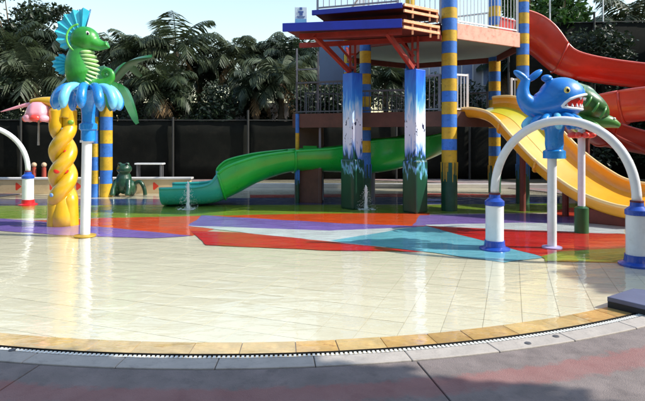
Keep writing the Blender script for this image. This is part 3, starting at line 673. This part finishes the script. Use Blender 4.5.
MB().tube([(FX, FY, FZ - .02), (FX - .01, FY, FZ - .72)], [.012, .02], 8).build('water_dribble', mat('dribble', (150, 146, 140), .15, .2, 12), fl)
MB().tube(bez([(FX + .12, FY, FZ + .0), (FX - .2, FY, FZ - .03), (FX - .62, FY - .05, FZ - .15)], 6), [v.x for v in bez([(.05, 0, 0), (.035, 0, 0), (.008, 0, 0)], 6)], 10).build('pink_tendril', pink_m, tw, smooth=True)
spot_r, spot_g, spot_b = mat('spot_red', (214, 40, 20), .3), mat('spot_green', (110, 150, 40), .3), mat('spot_blue', (120, 160, 210), .3)
for px_, py_, mm, r_ in ((57, 171, spot_r, .05), (71, 171.5, spot_r, .048), (60, 205, spot_g, .06), (52, 195, spot_b, .04), (73, 195, spot_b, .035), (57, 223, spot_r, .035), (67, 122, spot_g, .05), (58, 130, spot_b, .05), (73, 152, spot_r, .04), (62, 116, spot_r, .03), (74, 136, spot_r, .03)):
    X, Z = gx(px_, TY - .2), gz(py_, TY - .2); t = max(0, min(1, (Z - .42) / 1.25)); yy = TY + .1; best = (TX, TY, .13)
    for sg in (0, 1):
        a = math.pi * sg + t * math.pi * 3.0 + .3; cx, cy, r2 = TX + .105 * math.cos(a), TY + .105 * math.sin(a), .135 - .018 * t
        if abs(X - cx) < r2 and cy - math.sqrt(r2 * r2 - (X - cx) ** 2) < yy: yy = cy - math.sqrt(r2 * r2 - (X - cx) ** 2); best = (cx, cy, r2)
    cx, cy, r2 = best; X = max(cx - .7 * r2, min(cx + .7 * r2, X)); yy = cy - math.sqrt(r2 * r2 - (X - cx) ** 2)
    MB().ball((X, yy + .004, Z), (r_, .02, r_ * .85), 14, 8, Matrix.Rotation(math.asin((X - cx) / r2), 3, 'Z')).build('spot', mm, tw, smooth=True)

# ------------------------------------------------------------------ whale
WD = 7.05; WX = gx(552, WD)
def wp(zx, zy, y=0): return Vector((gx(505, WD) + zx / 4.22 / F * WD, WD + y, gz(55, WD) - zy / 4.22 / F * WD))
wk = 1 / 4.22 / F * WD
wh_m = mat('whale_blue', (20, 122, 208), .33, .16, 4, .08, 25, coat=.35, dirt=.35, dirtcol=(60, 144, 220))
wl_m = mat('whale_lip', (238, 240, 242), .3, .04, coat=.3); wr_m = mat('whale_mouth', (214, 40, 34), .3, .15, 8, coat=.4)
wh = thing('whale_fountain', 'blue open-mouthed whale on a blue splash and slim white pole', 'spray figure', (WX, WD, 0))
mb = MB()
mb.ball(wp(238, 182), (97 * wk, 82 * wk, 88 * wk), 48, 28)
mb.ball(wp(176, 98), (24 * wk, 20 * wk, 16 * wk), 12, 8)
ctl = [((215, 195), 76), ((160, 212), 62), ((112, 214), 44), ((82, 185), 32), ((76, 150), 25), ((84, 118), 20), ((92, 100), 17)]
mb.tube(bez([wp(*c) for c, r in ctl], 6), [v.x * wk for v in bez([(r, 0, 0) for c, r in ctl], 6)], 36)
for dx, dz, ang in ((-24, -12, 35), (34, -14, -38)):
    mb.ball(wp(92 + dx, 100 + dz, 0), (40 * wk, 16 * wk, 15 * wk), 14, 8, Matrix.Rotation(R(ang), 3, 'Y'))
body = remesh(mb.build('body', wh_m, wh), .010, 4); bake(body)
UPL = [(208, 222), (218, 206), (236, 192), (262, 182), (300, 173), (340, 167), (440, 158)]; LOL = [(208, 222), (250, 229), (300, 231), (340, 229), (440, 226)]
q = [wp(*p) for p in UPL] + [wp(*p) for p in LOL[:0:-1]]
cut = MB().slab_xz([(p.x, p.z) for p in q], WD - .6, WD + .6).build('cutter', wl_m)
bm = bmesh.new(); bm.from_mesh(cut.data); bmesh.ops.recalc_face_normals(bm, faces=bm.faces); bm.to_mesh(cut.data); bm.free()
bmod = body.modifiers.new('mouth', 'BOOLEAN'); bmod.operation = 'DIFFERENCE'; bmod.object = cut; bmod.solver = 'EXACT'
bake(body); bpy.data.objects.remove(cut)
bm = bmesh.new(); bm.from_mesh(body.data); bmesh.ops.recalc_face_normals(bm, faces=bm.faces); bm.to_mesh(body.data); bm.free()
for p in body.data.polygons: p.use_smooth = True
body.data.set_sharp_from_angle(angle=R(40)); 
if len(body.data.materials) > 1: body.data.materials.pop(index=1)
# lips run along the two cut edges of the head, red mouth deeper inside
def head_pt(u, z, s=1.0):
    """point of the head ellipsoid at height z and heading u"""
    c = wp(238, 182); rz = 88 * wk * s; k_ = math.sqrt(max(0, 1 - ((z - c.z) / rz) ** 2)); return Vector((c.x + 97 * wk * s * k_ * math.cos(u), c.y + 82 * wk * s * k_ * math.sin(u), z))
def lip(line, name):
    pts = []; Q = [wp(*p) for p in line]
    for s_ in (-1, 1):
        row = []
        for i in range(60):
            t = i / 59 * .999 * (len(Q) - 1); j = int(t); p = Q[j].lerp(Q[j + 1], t - j); c = wp(238, 182)
            e = 1 - ((p.x - c.x) / (97 * wk)) ** 2 - ((p.z - c.z) / (88 * wk)) ** 2
            if e < 0: break
            row.append(Vector((p.x, c.y + s_ * 82 * wk * math.sqrt(e), p.z)))
        pts.append(row)
    return MB().tube(pts[0] + pts[1][::-1], .019, 10).build(name, wl_m, wh, smooth=True)
lip(UPL, 'upper_lip'); lip(LOL, 'lower_lip')
mb = MB(); c = wp(238, 182); mb.ball((c.x, c.y, c.z), (88 * wk, 73 * wk, 80 * wk), 24, 14); mo = mb.build('mouth', wr_m, wh, smooth=True)
for i in range(13):
    u = R(-96 + 192 * i / 12); q = head_pt(u, wp(0, 222).z, .945); MB().tube([q, q + Vector((0, 0, .045))], [.02, .004], 6).build('tooth', wl_m, mo)
    if 1 < i < 11: q = head_pt(u * .9, wp(0, 183).z, .95); MB().tube([q, q - Vector((0, 0, .035))], [.018, .004], 6).build('tooth', wl_m, mo)
for s in (-1, 1):
    q = wp(226, 156); yy = 82 * wk * math.sqrt(max(0, 1 - ((q.x - c.x) / (97 * wk)) ** 2 - ((q.z - c.z) / (88 * wk)) ** 2))
    e = MB().ball((q.x, WD + s * (yy - .005), q.z), (.042, .02, .05)).build('eye', mat('whale_eye', (226, 208, 120), .25), wh, smooth=True)
    MB().ball((q.x + .004, WD + s * (yy + .011), q.z), (.022, .01, .026)).build('pupil', eyeb_m, e, smooth=True)
wz = wp(0, 268).z
splash(wh, (wp(208, 0).x, WD), wz, .36, 13, splash_m, splash2_m, .16, [(.12, wz - .34), (.11, wz - .42), (.145, wz - .44), (.145, wz - .54), (0, wz - .54)])
MB().tube([(WX, WD, 0), (WX, WD, wz - .5)], .06, 20).build('pole', white_m, wh, smooth=40)
MB().lathe([(0, .012), (.13, .012), (.13, .028), (.07, .04), (0, .04)], 24, (WX, WD, 0)).build('foot_plate', mat('lilac_plate', (170, 160, 200), .4), wh, smooth=40)

# ------------------------------------------------------------------ turtle
UD = 8.2; UX = gx(581.5, UD)
def up_(px_, py_, y=0): return Vector((gx(px_, UD), UD + y, gz(py_, UD)))
tg_m = mat('turtle_green', (46, 98, 40), .35, .25, 6, coat=.4, dirt=.4, dirtcol=(96, 136, 60)); tg2_m = mat('turtle_skin', (74, 132, 52), .35, .2, 6, coat=.4)
tu_ = thing('turtle_fountain', 'green ridged turtle on a slim white pole half hidden behind the whale', 'spray figure', (UX, UD, 0))
mb = MB(); mb.ball(up_(586, 103), (.40, .30, .20), 40, 20, Matrix.Rotation(R(38), 3, 'Y')); mb.tube(bez([up_(572, 84), up_(590, 92), up_(603, 112)], 5), [.05, .06, .06, .06, .07, .07, .07, .06, .06, .06, .04], 10)
remesh(mb.build('shell', tg_m, tu_), .014, 4)
for i in range(5):
    t = i / 4; a = up_(568 + 28 * t, 88 + 22 * t); MB().tube(bez([a + Vector((.06, -.16, .08)), a + Vector((-.02, -.30, -.02)), a + Vector((-.1, -.30, -.14))], 5), .02, 8).build('shell_ridge', tg2_m, tu_, smooth=True)
mb = MB(); mb.tube(bez([up_(578, 120), up_(595, 121, -.05), up_(606, 122, -.08), up_(616, 126, -.1)], 5), [v.x for v in bez([(.1, 0, 0), (.11, 0, 0), (.1, 0, 0), (.04, 0, 0)], 5)], 14); remesh(mb.build('head', tg2_m, tu_), .012, 4)
for s in (-1, 1):
    e = MB().ball(up_(609, 119, -.08 + s * .07), .022).build('eye', eyew_m, tu_, smooth=True)
    mb = MB(); mb.tube(bez([up_(580, 120, s * .12), up_(584, 126, s * .3), up_(594, 134, s * .4)], 5), [v.x for v in bez([(.08, 0, 0), (.07, 0, 0), (.02, 0, 0)], 5)], 12, squash=.6); mb.build('flipper', tg2_m, tu_, smooth=True)
for i in range(8):
    a = i * .785; MB().ball((UX + .13 * math.cos(a), UD + .13 * math.sin(a), gz(135, UD)), (.09, .05, .05), 10, 6, Matrix.Rotation(a, 3, 'Z')).build('red_ruffle', frill_m, tu_, smooth=True)
MB().tube([(UX, UD, .0), (UX, UD, gz(128, UD))], .055, 18).build('pole', white_m, tu_, smooth=40)
MB().lathe([(0, 0), (.105, 0), (.105, .40), (.06, .43), (0, .43)], 22, (UX, UD, 0)).build('pole_boot', mat('boot_green', (24, 84, 40), .35, .15), tu_, smooth=40)

# ------------------------------------------------------------------ small things in and around the pool
def jet(label, x, y, ytop):
    X, D = gp(x, y); zt = gz(ytop, D); rr = random.Random(x)
    t = thing('water_jet', label, 'water jet', (X, D, 0), 0, 'low water jets')
    wmj = mat('white_water', (236, 244, 246), .2, .06, 20, trans=.3); mb = MB()
    n = 10; mb.tube([(X + rr.uniform(-.008, .008), D, .0 + zt * i / n) for i in range(n + 1)], [.05, .042, .034, .03, .034, .028, .034, .028, .03, .022, .006], 8)
    mb.build('spout', wmj, t, smooth=True); mb = MB()
    for i in range(520):
        h = rr.random() ** 1.3; a = rr.random() * 6.28; d = rr.random() * (.05 + .2 * (1 - h)); r_ = rr.uniform(.002, .006)
        mb.ball((X + d * math.cos(a), D + d * math.sin(a), .03 + h * zt * .85), r_, 6, 4)
    for i in range(14):
        a = i * .449; mb.ball((X + rr.uniform(.08, .2) * math.cos(a), D + rr.uniform(.08, .2) * math.sin(a), .021), (.035, .035, .006), 8, 4)
    stuff(mb.build('spray_drops', wmj, t, smooth=True))
jet('white water jet bubbling up in front of the teal slide run-out', 188, 210, 181)
jet('white water jet between the two mural pillars of the tower', 366, 210, 185)
# dark green frog figure
fd = 13.5; fgx = gx(124, fd)
fr = thing('frog_figure', 'dark green crouching frog figure with curved spout in front of the cream wall', 'spray figure', (fgx, fd, 0))
frm = mat('frog_green', (18, 62, 38), .4, .25, 6, coat=.3); mb = MB()
mb.ball((fgx, fd, .36), (.20, .22, .32), 16, 10); mb.ball((fgx + .03, fd - .06, .70), (.19, .2, .14), 16, 10)
for s in (-1, 1):
    mb.ball((fgx + .03 + s * .1, fd - .1, .82), .06, 10, 6); mb.ball((fgx + s * .2, fd + .02, .2), (.12, .2, .2), 12, 8)
    mb.tube([(fgx + s * .15, fd - .1, .42), (fgx + s * .2, fd - .22, .2), (fgx + s * .19, fd - .28, .04)], [.07, .06, .07], 10)
remesh(mb.build('body', frm, fr), .018, 4)
for s in (-1, 1): MB().ball((fgx + .03 + s * .1, fd - .15, .83), .03, 10, 6).build('eye', eyeb_m, fr, smooth=True)
MB().tube(bez([(fgx + .22, fd, .05), (fgx + .28, fd, .3), (fgx + .42, fd, .36), (fgx + .52, fd, .2), (fgx + .55, fd, .02)], 5), .05, 10).build('spout_pipe', frm, fr, smooth=True)
# low cream wall behind the pool at left, with cap and red diamonds
cream_m = mat('cream_plaster', (196, 170, 130), .7, .12, 2, .1, 40, dirt=.3, dirtcol=(150, 120, 90)); capm = mat('wall_cap', (196, 192, 188), .6, .1)
redd = mat('red_tile', (214, 60, 36), .4, .1)
lw = MB().bar((-10.5, 14.0, .19), (-3.6, 14.2, .19), .25, .38).build('low_wall', cream_m); tag(lw, 'low cream wall with red diamonds along the far left pool edge', 'wall')
MB().bar((-10.5, 14.0, .405), (-3.55, 14.2, .405), .31, .05).build('cap', capm, lw, bevel=.008)
for x in (-9.2, -8.2, -7.3, -6.6, -4.55, -3.95):
    y = 14.0 + (x + 10.5) * .029 - .126; MB().add([(x - .13, y, .2), (x, y, .09), (x + .13, y, .2), (x, y, .31)], [(0, 1, 2, 3)]).build('diamond', redd, lw)
lw2 = MB().bar((-2.6, 15.8, .06), (7.5, 15.6, .06), .25, .12).build('low_wall', capm); tag(lw2, 'low grey kerb wall running behind the tower at the far pool side', 'wall')
# white plank bench by the fence
bn = thing('white_bench', 'narrow white plank bench standing by the dark fence', 'bench', (gx(150, 17), 17, 0))
bxx = gx(150, 17); MB().box((bxx, 17, .66), (.92, .3, .05)).build('seat', white_m, bn, bevel=.01)
for s in (-1, 1):
    for q in (-1, 1): MB().box((bxx + s * .38, 17 + q * .1, .32), (.05, .05, .64)).build('leg', raild_m, bn)
# two small red bollard lights by the wall at left
for px_, lb in ((34, 'small dull red post at the foot of the fence, left one of two'), (44, 'small dull red post at the foot of the fence, right one of two')):
    X = gx(px_, 15.5); t = thing('marker_post', lb, 'post', (X, 15.5, 0), 0, 'small red posts')
    MB().lathe([(0, 0), (.09, 0), (.07, .05), (.06, .62), (0, .64)], 14, (X, 15.5, 0)).build('stem', mat('dull_red', (150, 60, 44), .5), t, smooth=40)
    MB().ball((X, 15.5, .7), .075, 12, 8).build('cap', mat('dull_cream', (190, 160, 130), .5), t, smooth=True)
# artificial palm with checkered twin trunk
ap = thing('checkered_palm', 'artificial palm with blue and yellow checkered twin trunk and big green leaves', 'spray palm', (gx(100, 13.2), 13.2, 0))
for k, (px_, r_) in enumerate(((95, .09), (104.5, .155))):
    X = gx(px_, 13.2); Y = 13.2 + .1 * k; me = [MB().lathe([(0, 0), (r_, 0), (r_, .337), (0, .337)], 18).mesh('band', m, 40) for m in (bblu_m, byel_m)]
    tr_ = MB().tube([(X, Y, 0), (X, Y, 2.72)], r_ * .9, 14).build('trunk', byel_m, ap, smooth=40)
    for j in range(8): obj('band', me[(j + k) % 2], tr_, loc=(X, Y, .0 + .34 * j), rot=(0, 0, j))
alm = mat('plastic_leaf', (28, 96, 44), .35, .2, 3, coat=.3)
ax, ay, az = gx(106, 13.2), 13.2, 2.75
for tipx, tipy, ty, arc in ((156, 57, -.3, .25), (147, 124, -.6, .5), (60, 95, -.4, .55), (125, 70, 1.2, .5), (85, 70, 1.0, .4), (78, 118, -.9, .5), (128, 112, -1.0, .45)):
    tip = at(tipx, tipy, 13.2); tip.y = ay + ty; b0 = Vector((ax, ay, az)); mid = (b0 + tip) / 2 + Vector((0, 0, arc)); P = bez([b0, mid, tip], 8); mb = MB(); vs = []; n = len(P)
    for i, p in enumerate(P):
        t_ = (P[min(i + 1, n - 1)] - P[max(0, i - 1)]).normalized(); sd_ = t_.cross(Vector((0, 0, 1))).normalized(); wd = .19 * math.sin(math.pi * min(1, (i + .6) / n)) ** .7 + .01; un = sd_.cross(t_)
        vs += [p - sd_ * wd - un * .06, p + un * .02, p + sd_ * wd - un * .06, p - un * .03]
    fs = []
    for i in range(n - 1):
        for k in range(4): fs.append((i * 4 + k, i * 4 + (k + 1) % 4, (i + 1) * 4 + (k + 1) % 4, (i + 1) * 4 + k))
    mb.add(vs, fs).build('leaf', alm, ap, smooth=40)
# dark slab lying over the rim at the right edge
slm = mat('slate_blue_board', (92, 96, 122), .5, .15, 4, .1, 30)
sb_ = thing('rim_slab', 'flat slate-blue slab with dark edge lying over the pool rim at right', 'slab', (3.1, 4.85, 0))
q = [gp(607, 308), gp(672, 324), gp(694, 306), gp(633, 299)]
MB().prism(q, .06, .1).build('top', slm, sb_, bevel=.006)
cq = Vector((sum(p[0] for p in q) / 4, sum(p[1] for p in q) / 4)); q2 = [tuple(cq + (Vector(p) - cq) * .985) for p in q]
MB().prism(q2, .0, .06).build('base', mat('slab_edge', (26, 28, 34), .6), sb_)
# coping drain caps
for x, y, lb in ((528, 346.5, 'small dark drain cap on the pale coping, further from the slab'), (556, 339.5, 'small dark drain cap on the pale coping, nearer the slab'), (12, 353.5, 'small dark drain cap on the pale coping at far left')):
    X, D = gp(x, y); o = MB().lathe([(0, 0), (.024, 0), (.022, .005), (.014, .006), (0, .005)], 16, (X, D, .022)).build('drain_cap', raild_m, smooth=40); tag(o, lb, 'drain cap', 'coping drain caps')

# ------------------------------------------------------------------ fence, house, vegetation
net_m = mat('dark_shade_net', (24, 25, 22), .95, .3, 1.2, .4, 60, spec=.1, dirt=.4, dirtcol=(44, 40, 34)); netp_m = mat('net_post', (40, 40, 38), .7)
def net_fence(label, A, B, h, n, ztop_var=0):
    A, B = Vector(A), Vector(B); t = thing('net_fence', label, 'fence', ((A.x + B.x) / 2, (A.y + B.y) / 2, 0))
    for i in range(n):
        a, b = A.lerp(B, i / n), A.lerp(B, (i + 1) / n); mb = MB(); d = (b - a).normalized(); nn = Vector((d.y, -d.x)); K = 10; vs = []
        for j in range(K + 1):
            for zz in range(5):
                p = a.lerp(b, j / K) + nn * (.02 * mnoise.noise((i * 3 + j * .8, zz * .9, 1))); vs.append((p.x, p.y, h * zz / 4 - (.05 * math.sin(math.pi * j / K) if zz == 4 else 0)))
        fs = [(j * 5 + z, (j + 1) * 5 + z, (j + 1) * 5 + z + 1, j * 5 + z + 1) for j in range(K) for z in range(4)]
        o = mb.add(vs, fs).build('net_panel', net_m, t, smooth=True); sm = o.modifiers.new('solid', 'SOLIDIFY'); sm.thickness = .01
    for i in range(n + 1):
        p = A.lerp(B, i / n); MB().tube([(p.x, p.y - .07, -.1), (p.x, p.y - .07, h + (.35 if i % 2 else .1))], .04, 8).build('fence_post', netp_m, t)
    MB().tube([(A.x, A.y - .02, h - .01), (B.x, B.y - .02, h - .01)], .02, 6).build('top_rail', netp_m, t)
    return t
net_fence('long dark shade-net fence behind the pool from left edge to the tower', (-16, 18.3), (8.0, 19.0), 2.15, 9)
net_fence('tall dark shade-net screen rising behind the red slide at right', (6.9, 19.35), (19, 18.2), 5.75, 4)
# house behind the tower
hs = thing('house', 'pale grey house with curtained windows seen through the tower', 'building', (6.2, 26, 0))
hw = mat('house_wall', (150, 150, 160), .8, .1, 1); MB().box((6.4, 26, 2.7), (5.4, 4, 5.4)).build('wall', hw, hs)
rfm = mat('house_roof', (96, 88, 90), .8, .2, 2)
MB().add([(3.4, 23.6, 5.42), (9.4, 23.6, 5.42), (9.4, 28.4, 5.42), (3.4, 28.4, 5.42), (4.6, 26, 6.1), (8.2, 26, 6.1)], [(0, 1, 5, 4), (1, 2, 5), (2, 3, 4, 5), (3, 0, 4), (3, 2, 1, 0)]).build('roof', rfm, hs)
for x in (4.9, 6.4, 7.9):
    wn = MB().box((x, 23.98, 4.5), (1.1, .06, 1.2)).build('window', mat('window_frame', (206, 206, 210), .5), hs)
    MB().box((x, 23.955, 4.5), (.98, .05, 1.08)).build('pane', mat('curtain_glass', (128, 140, 172), .15, .2, 3), wn)
    MB().box((x, 23.92, 4.5), (.04, .04, 1.08)).build('mullion', mat('window_frame', (206, 206, 210), .5), wn)
# pale road and bank beyond the fence
bank = MB().box((-4, 24.5, 1.5), (11, .5, 3.3)).build('bank_wall', mat('grey_bank', (150, 142, 136), .9, .2, 1, .3, 8)); tag(bank, 'pale grey bank wall glimpsed between trunks above the dark fence', 'wall')

bark_m = mat('palm_bark', (92, 78, 60), .9, .3, 8, .5, 20)
leafm = [mat('palm_leaf_a', (60, 72, 46), .5, .45, 2, trans=.25), mat('palm_leaf_b', (74, 84, 60), .5, .45, 2, trans=.25), mat('palm_leaf_c', (44, 58, 40), .5, .45, 2, trans=.25)]
deadm = mat('dead_frond', (140, 112, 76), .8, .3, 3, trans=.2)
treem = [mat('tree_leaf_a', (50, 82, 30), .5, .35, 1.5, trans=.3), mat('tree_leaf_b', (34, 50, 28), .5, .4, 1.5, trans=.2)]
def frond(mb, rr, az_, el, L_, droop, m=0, dens=30):
    d = Vector((math.cos(az_), math.sin(az_), 0)); p = Vector((0, 0, 0)); P = [p.copy()]; e = el; n = 12
    for i in range(n):
        p = p + (d * math.cos(e) + Vector((0, 0, 1)) * math.sin(e)) * (L_ / n); e -= droop / n * (.5 + 1.2 * i / n); P.append(p.copy())
    mb.tube(P, [.035 * (1 - .85 * i / n) for i in range(n + 1)], 4, False, m)
    side = Vector((-d.y, d.x, 0))
    for k in range(dens):
        t = .12 + .88 * (k + rr.random() * .6) / dens; f = min(t, .999) * n; i = int(f); q = P[i].lerp(P[i + 1], f - i); tt = (P[i + 1] - P[i]).normalized(); upv = side.cross(tt)
        ll = L_ * (.34 * math.sin(math.pi * (.18 + .74 * t)) + .04) * rr.uniform(.85, 1.1); wd = .026 * L_ / 2.2 + .012
        for s in (-1, 1):
            dr = (side * s * .8 + tt * .62 + Vector((0, 0, -.28 - .5 * rr.random()))).normalized(); a = q; b = q + dr * ll * .55 + upv * .03; c = q + dr * ll + Vector((0, 0, -.22 * ll)); ww = tt * wd
            mb.add([a - ww * .5, a + ww * .5, b + ww, c, b - ww], [(0, 1, 2, 4), (4, 2, 3)], m)
palms = []
def palm_crown(seed, nf, L_, mm):
    rr = random.Random(seed); mb = MB()
    for i in range(nf):
        t = i / nf; az_ = i * 2.399 + rr.uniform(-.2, .2); el = R(78 - 88 * t + rr.uniform(-10, 10)); frond(mb, rr, az_, el, L_ * rr.uniform(.85, 1.1), R(rr.uniform(70, 115)), 0)
    for i in range(3): frond(mb, rr, rr.random() * 6.28, R(-35), L_ * .8, R(60), 1, 18)
    return mb.mesh('crown', [mm, deadm])
crowns = [palm_crown(1, 22, 2.4, leafm[0]), palm_crown(2, 20, 2.7, leafm[1]), palm_crown(3, 24, 2.2, leafm[2]), palm_crown(4, 16, 3.0, leafm[0])]
def trunk_mesh(h, r, seed):
    rr = random.Random(seed); mb = MB(); n = 26; bend = rr.uniform(-.4, .4)
    mb.tube([(bend * (i / n) ** 2 - bend, 0, h * i / n) for i in range(n + 1)], [r * (1.25 - .45 * i / n) * (1.09 if i % 2 else .95) for i in range(n + 1)], 9); return mb.mesh('trunk', bark_m, True)
tmeshes = [trunk_mesh(1, .03, k) for k in range(3)]
def palm(label, px_, D, cy, v, s, rz, lean=0):
    X = gx(px_, D); Z = gz(cy, D); t = thing('palm_tree', label, 'palm tree', (X, D, 0), 0, 'palms behind the pool')
    tr_ = MB(); rr = random.Random(px_); n = 24
    tr_.tube([(X + lean * (1 - (1 - i / n) ** 2) - lean, D, Z * i / n) for i in range(n + 1)], [.14 * (1.3 - .5 * i / n) * (1.08 if i % 2 else .95) for i in range(n + 1)], 9).build('trunk', bark_m, t, smooth=True)
    o = obj('crown', crowns[v], t, loc=(X, D, Z)); o.rotation_euler = (0, 0, rz); o.scale = (s * .87,) * 3
for a in (
 ('palm at the left edge behind the white arch', 8, 22, 58, 0, 1.0, .3), ('palm directly behind the seahorse crest', 62, 24, 52, 2, 1.05, 1.3), ('palm rising behind the big green plastic leaf', 112, 23, 62, 1, .9, 2.2),
 ('palm with upright fronds just right of the seahorse snout', 140, 22, 58, 3, .72, 4.0), ('palm with the long frond arching over towards the right, tallest of the mid row', 176, 22, 52, 3, .9, .15), ('low dark palm under the arching frond', 200, 24, 78, 2, 1.0, 5.1),
 ('palm with spiky fronds midway between seahorse and tower', 232, 23, 62, 1, .8, 3.3), ('palm whose fan-like top stands left of the notice sign', 264, 24, 58, 0, .85, .9), ('palm just left of the tower railing', 292, 23, 60, 2, .9, 2.8),
 ('short palm in the gap just left of the tower, nearest the fence', 281, 21.0, 84, 1, .8, 1.1), ('short feathery palm left of the gap beside the tower', 256, 20.8, 92, 2, .75, 3.7),
 ('palm behind the empty frame at the left end of the tower', 316, 25, 66, 1, .9, 4.5), ('palm seen between the two mural pillars', 386, 24, 82, 0, .9, 1.9), ('palm partly hidden by the right mural pillar', 425, 28, 88, 2, .9, 3.9),
 ('palm behind the right end of the lower deck railing', 512, 24, 70, 2, 1.0, .6), ('palm whose top shows over the net screen at right', 575, 23, 42, 1, .75, 2.0), ('palm with leaning fronds at the top right corner', 640, 24, 26, 3, 1.05, 2.6),
 ('squat palm over the net screen left of the corner palm', 606, 24, 40, 0, .8, 1.0), ('low palm behind the fence at far left', 36, 21, 84, 1, .95, 4.4), ('low palm above the fence between seahorse and jet', 160, 20.5, 88, 0, .8, 5.6)):
    palm(*a)
def leafcloud(mb, rr, c, rad_, n, sz, m=0, shell=.55):
    for i in range(n):
        d = Vector((rr.gauss(0, 1), rr.gauss(0, 1), rr.gauss(0, 1))).normalized(); t = shell + (1 - shell) * rr.random(); p = Vector((c[0] + d.x * rad_[0] * t, c[1] + d.y * rad_[1] * t, c[2] + d.z * rad_[2] * t))
        u = Vector((rr.gauss(0, 1), rr.gauss(0, 1), rr.gauss(0, .7))).normalized(); v = u.orthogonal().normalized(); v = (Matrix.Rotation(rr.random() * 6.28, 3, u) @ v); s = sz * rr.uniform(.6, 1.3)
        mb.add([p - u * s, p - v * s * .45, p + u * s, p + v * s * .45], [(0, 1, 2, 3)], m)
def tree(label, X, Y, zc, rad_, mm, seed, clumps=26, leaves=230, sz=.12, group='broadleaf trees'):
    rr = random.Random(seed); t = thing('broadleaf_tree', label, 'tree', (X, Y, 0), 0, group); tb = MB()
    top = Vector((X, Y, zc)); fork = Vector((X + rr.uniform(-.2, .2), Y, max(.8, zc - rad_[2] * 1.0))); tb.tube([(X, Y, 0), fork, top], [.22, .15, .04], 9)
    cb = MB()
    for i in range(clumps):
        d = Vector((rr.gauss(0, 1), rr.gauss(0, 1), rr.gauss(0, 1))).normalized() * (rr.random() ** .5); c = Vector((X + d.x * rad_[0], Y + d.y * rad_[1], zc + d.z * rad_[2])); k = rr.uniform(.22, .38)
        tb.tube([fork, fork.lerp(c, .5) + Vector((0, 0, .15)), c], [.07, .04, .012], 5, False)
        leafcloud(cb, rr, c, (rad_[0] * k, rad_[1] * k, rad_[2] * k * .8), leaves, sz, 0, .3)
    tb.build('trunk', bark_m, t, smooth=True); cb.build('crown', mm, t)
tree('bushy dark tree at the top left corner behind the seahorse', gx(14, 24), 24, 6.4, (2.6, 2, 2.0), treem[1], 5, 30, 260)
tree('tall green tree rising beside the striped column at right', gx(552, 21), 21, 6.2, (1.5, 1.7, 1.9), treem[0], 6, 30, 260)
tree('second green tree behind the red slide, left of the net screen', gx(535, 24), 24, 7.3, (1.9, 2, 2.2), treem[0], 8, 30, 240)
tree('pale-lit tree behind the gap left of the tower', gx(300, 27), 27, 4.6, (2.2, 2, 1.5), treem[0], 9, 24, 230)
tree('dark tree behind the tower between house and mural pillars', gx(352, 29), 29, 4.9, (2.6, 2, 1.6), treem[1], 10, 26, 230)
# thicket: the undergrowth behind the fence reads as one mass
rr = random.Random(3); mb = MB()
for i in range(230):
    X = rr.uniform(-16.5, 14); Y = rr.uniform(19.9, 22.5); top = 3.4 + .9 * mnoise.noise((X * .35, 2, 0)) + (0.5 if X < -4.5 else 0) + (2.3 if X > 9 else 0)
    if -4.6 < X < -1.6: top -= .3
    z = rr.uniform(1.3, max(1.5, top)); leafcloud(mb, rr, (X, Y, z), (rr.uniform(.5, .9), .6, rr.uniform(.4, .7)), 360, .085, rr.choice((0, 0, 1)), .25)
for i in range(70):                        # the same undergrowth climbing in front of the tall screen at right
    X = rr.uniform(8.6, 15.5); Y = rr.uniform(17.4, 18.1); z = rr.uniform(.6, 5.2); leafcloud(mb, rr, (X, Y, z), (rr.uniform(.5, .9), .5, rr.uniform(.4, .7)), 240, .085, rr.choice((0, 1)), .25)
th_ = stuff(mb.build('thicket', [treem[1], leafm[2]])); th_['label'] = 'dark undergrowth massed behind the net fence'; th_['category'] = 'undergrowth'
# slim poles above the net screen
for px_, lb in ((550, 'slim pale pole rising among the trees at right'), (603, 'slim pale pole against the sky above the net screen')):
    X = gx(px_, 20); o = MB().tube([(X, 20, 0), (X, 20, 7.5)], .03, 8).build('slim_pole', railw_m); tag(o, lb, 'pole', 'slim poles'); MB().ball((X, 20, 7.5), .05, 8, 6).build('pole_cap', railw_m, o)
# trees beside and behind the camera: they throw the shade on the deck and on the right of the pool
tree('leafy tree beside the pool, right of the camera', 11.2, 4.7, 5.2, (2.1, 1.5, 1.2), treem[0], 21, 44, 210, .14)
tree('leafy tree far right beyond the red slide loops', 14.6, 11.0, 5.0, (2.2, 2.4, 1.8), treem[0], 23, 44, 230, .16)
tree('leafy tree shading the deck, behind the camera', 3.9, 1.85, 5.0, (3.0, .85, .8), treem[0], 22, 80, 260, .15)
# tree belt on the camera's side of the pool, unseen, added to block sky fill and shade the far deck
rr = random.Random(11); mb = MB()
for i in range(330):
    a = R(rr.uniform(165, 396)); d = rr.uniform(17, 21); X, Y = -.5 + d * math.cos(a), 9.5 + d * math.sin(a)
    leafcloud(mb, rr, (X, Y, rr.uniform(.8, 7.0)), (1.6, 1.6, 1.1), 90, .34, rr.choice((0, 1)), .2)
tb_ = stuff(mb.build('sky_block_belt', [treem[1], leafm[2]])); tb_['label'] = 'unseen leafy belt added on the near side to block sky light'; tb_['category'] = 'trees'
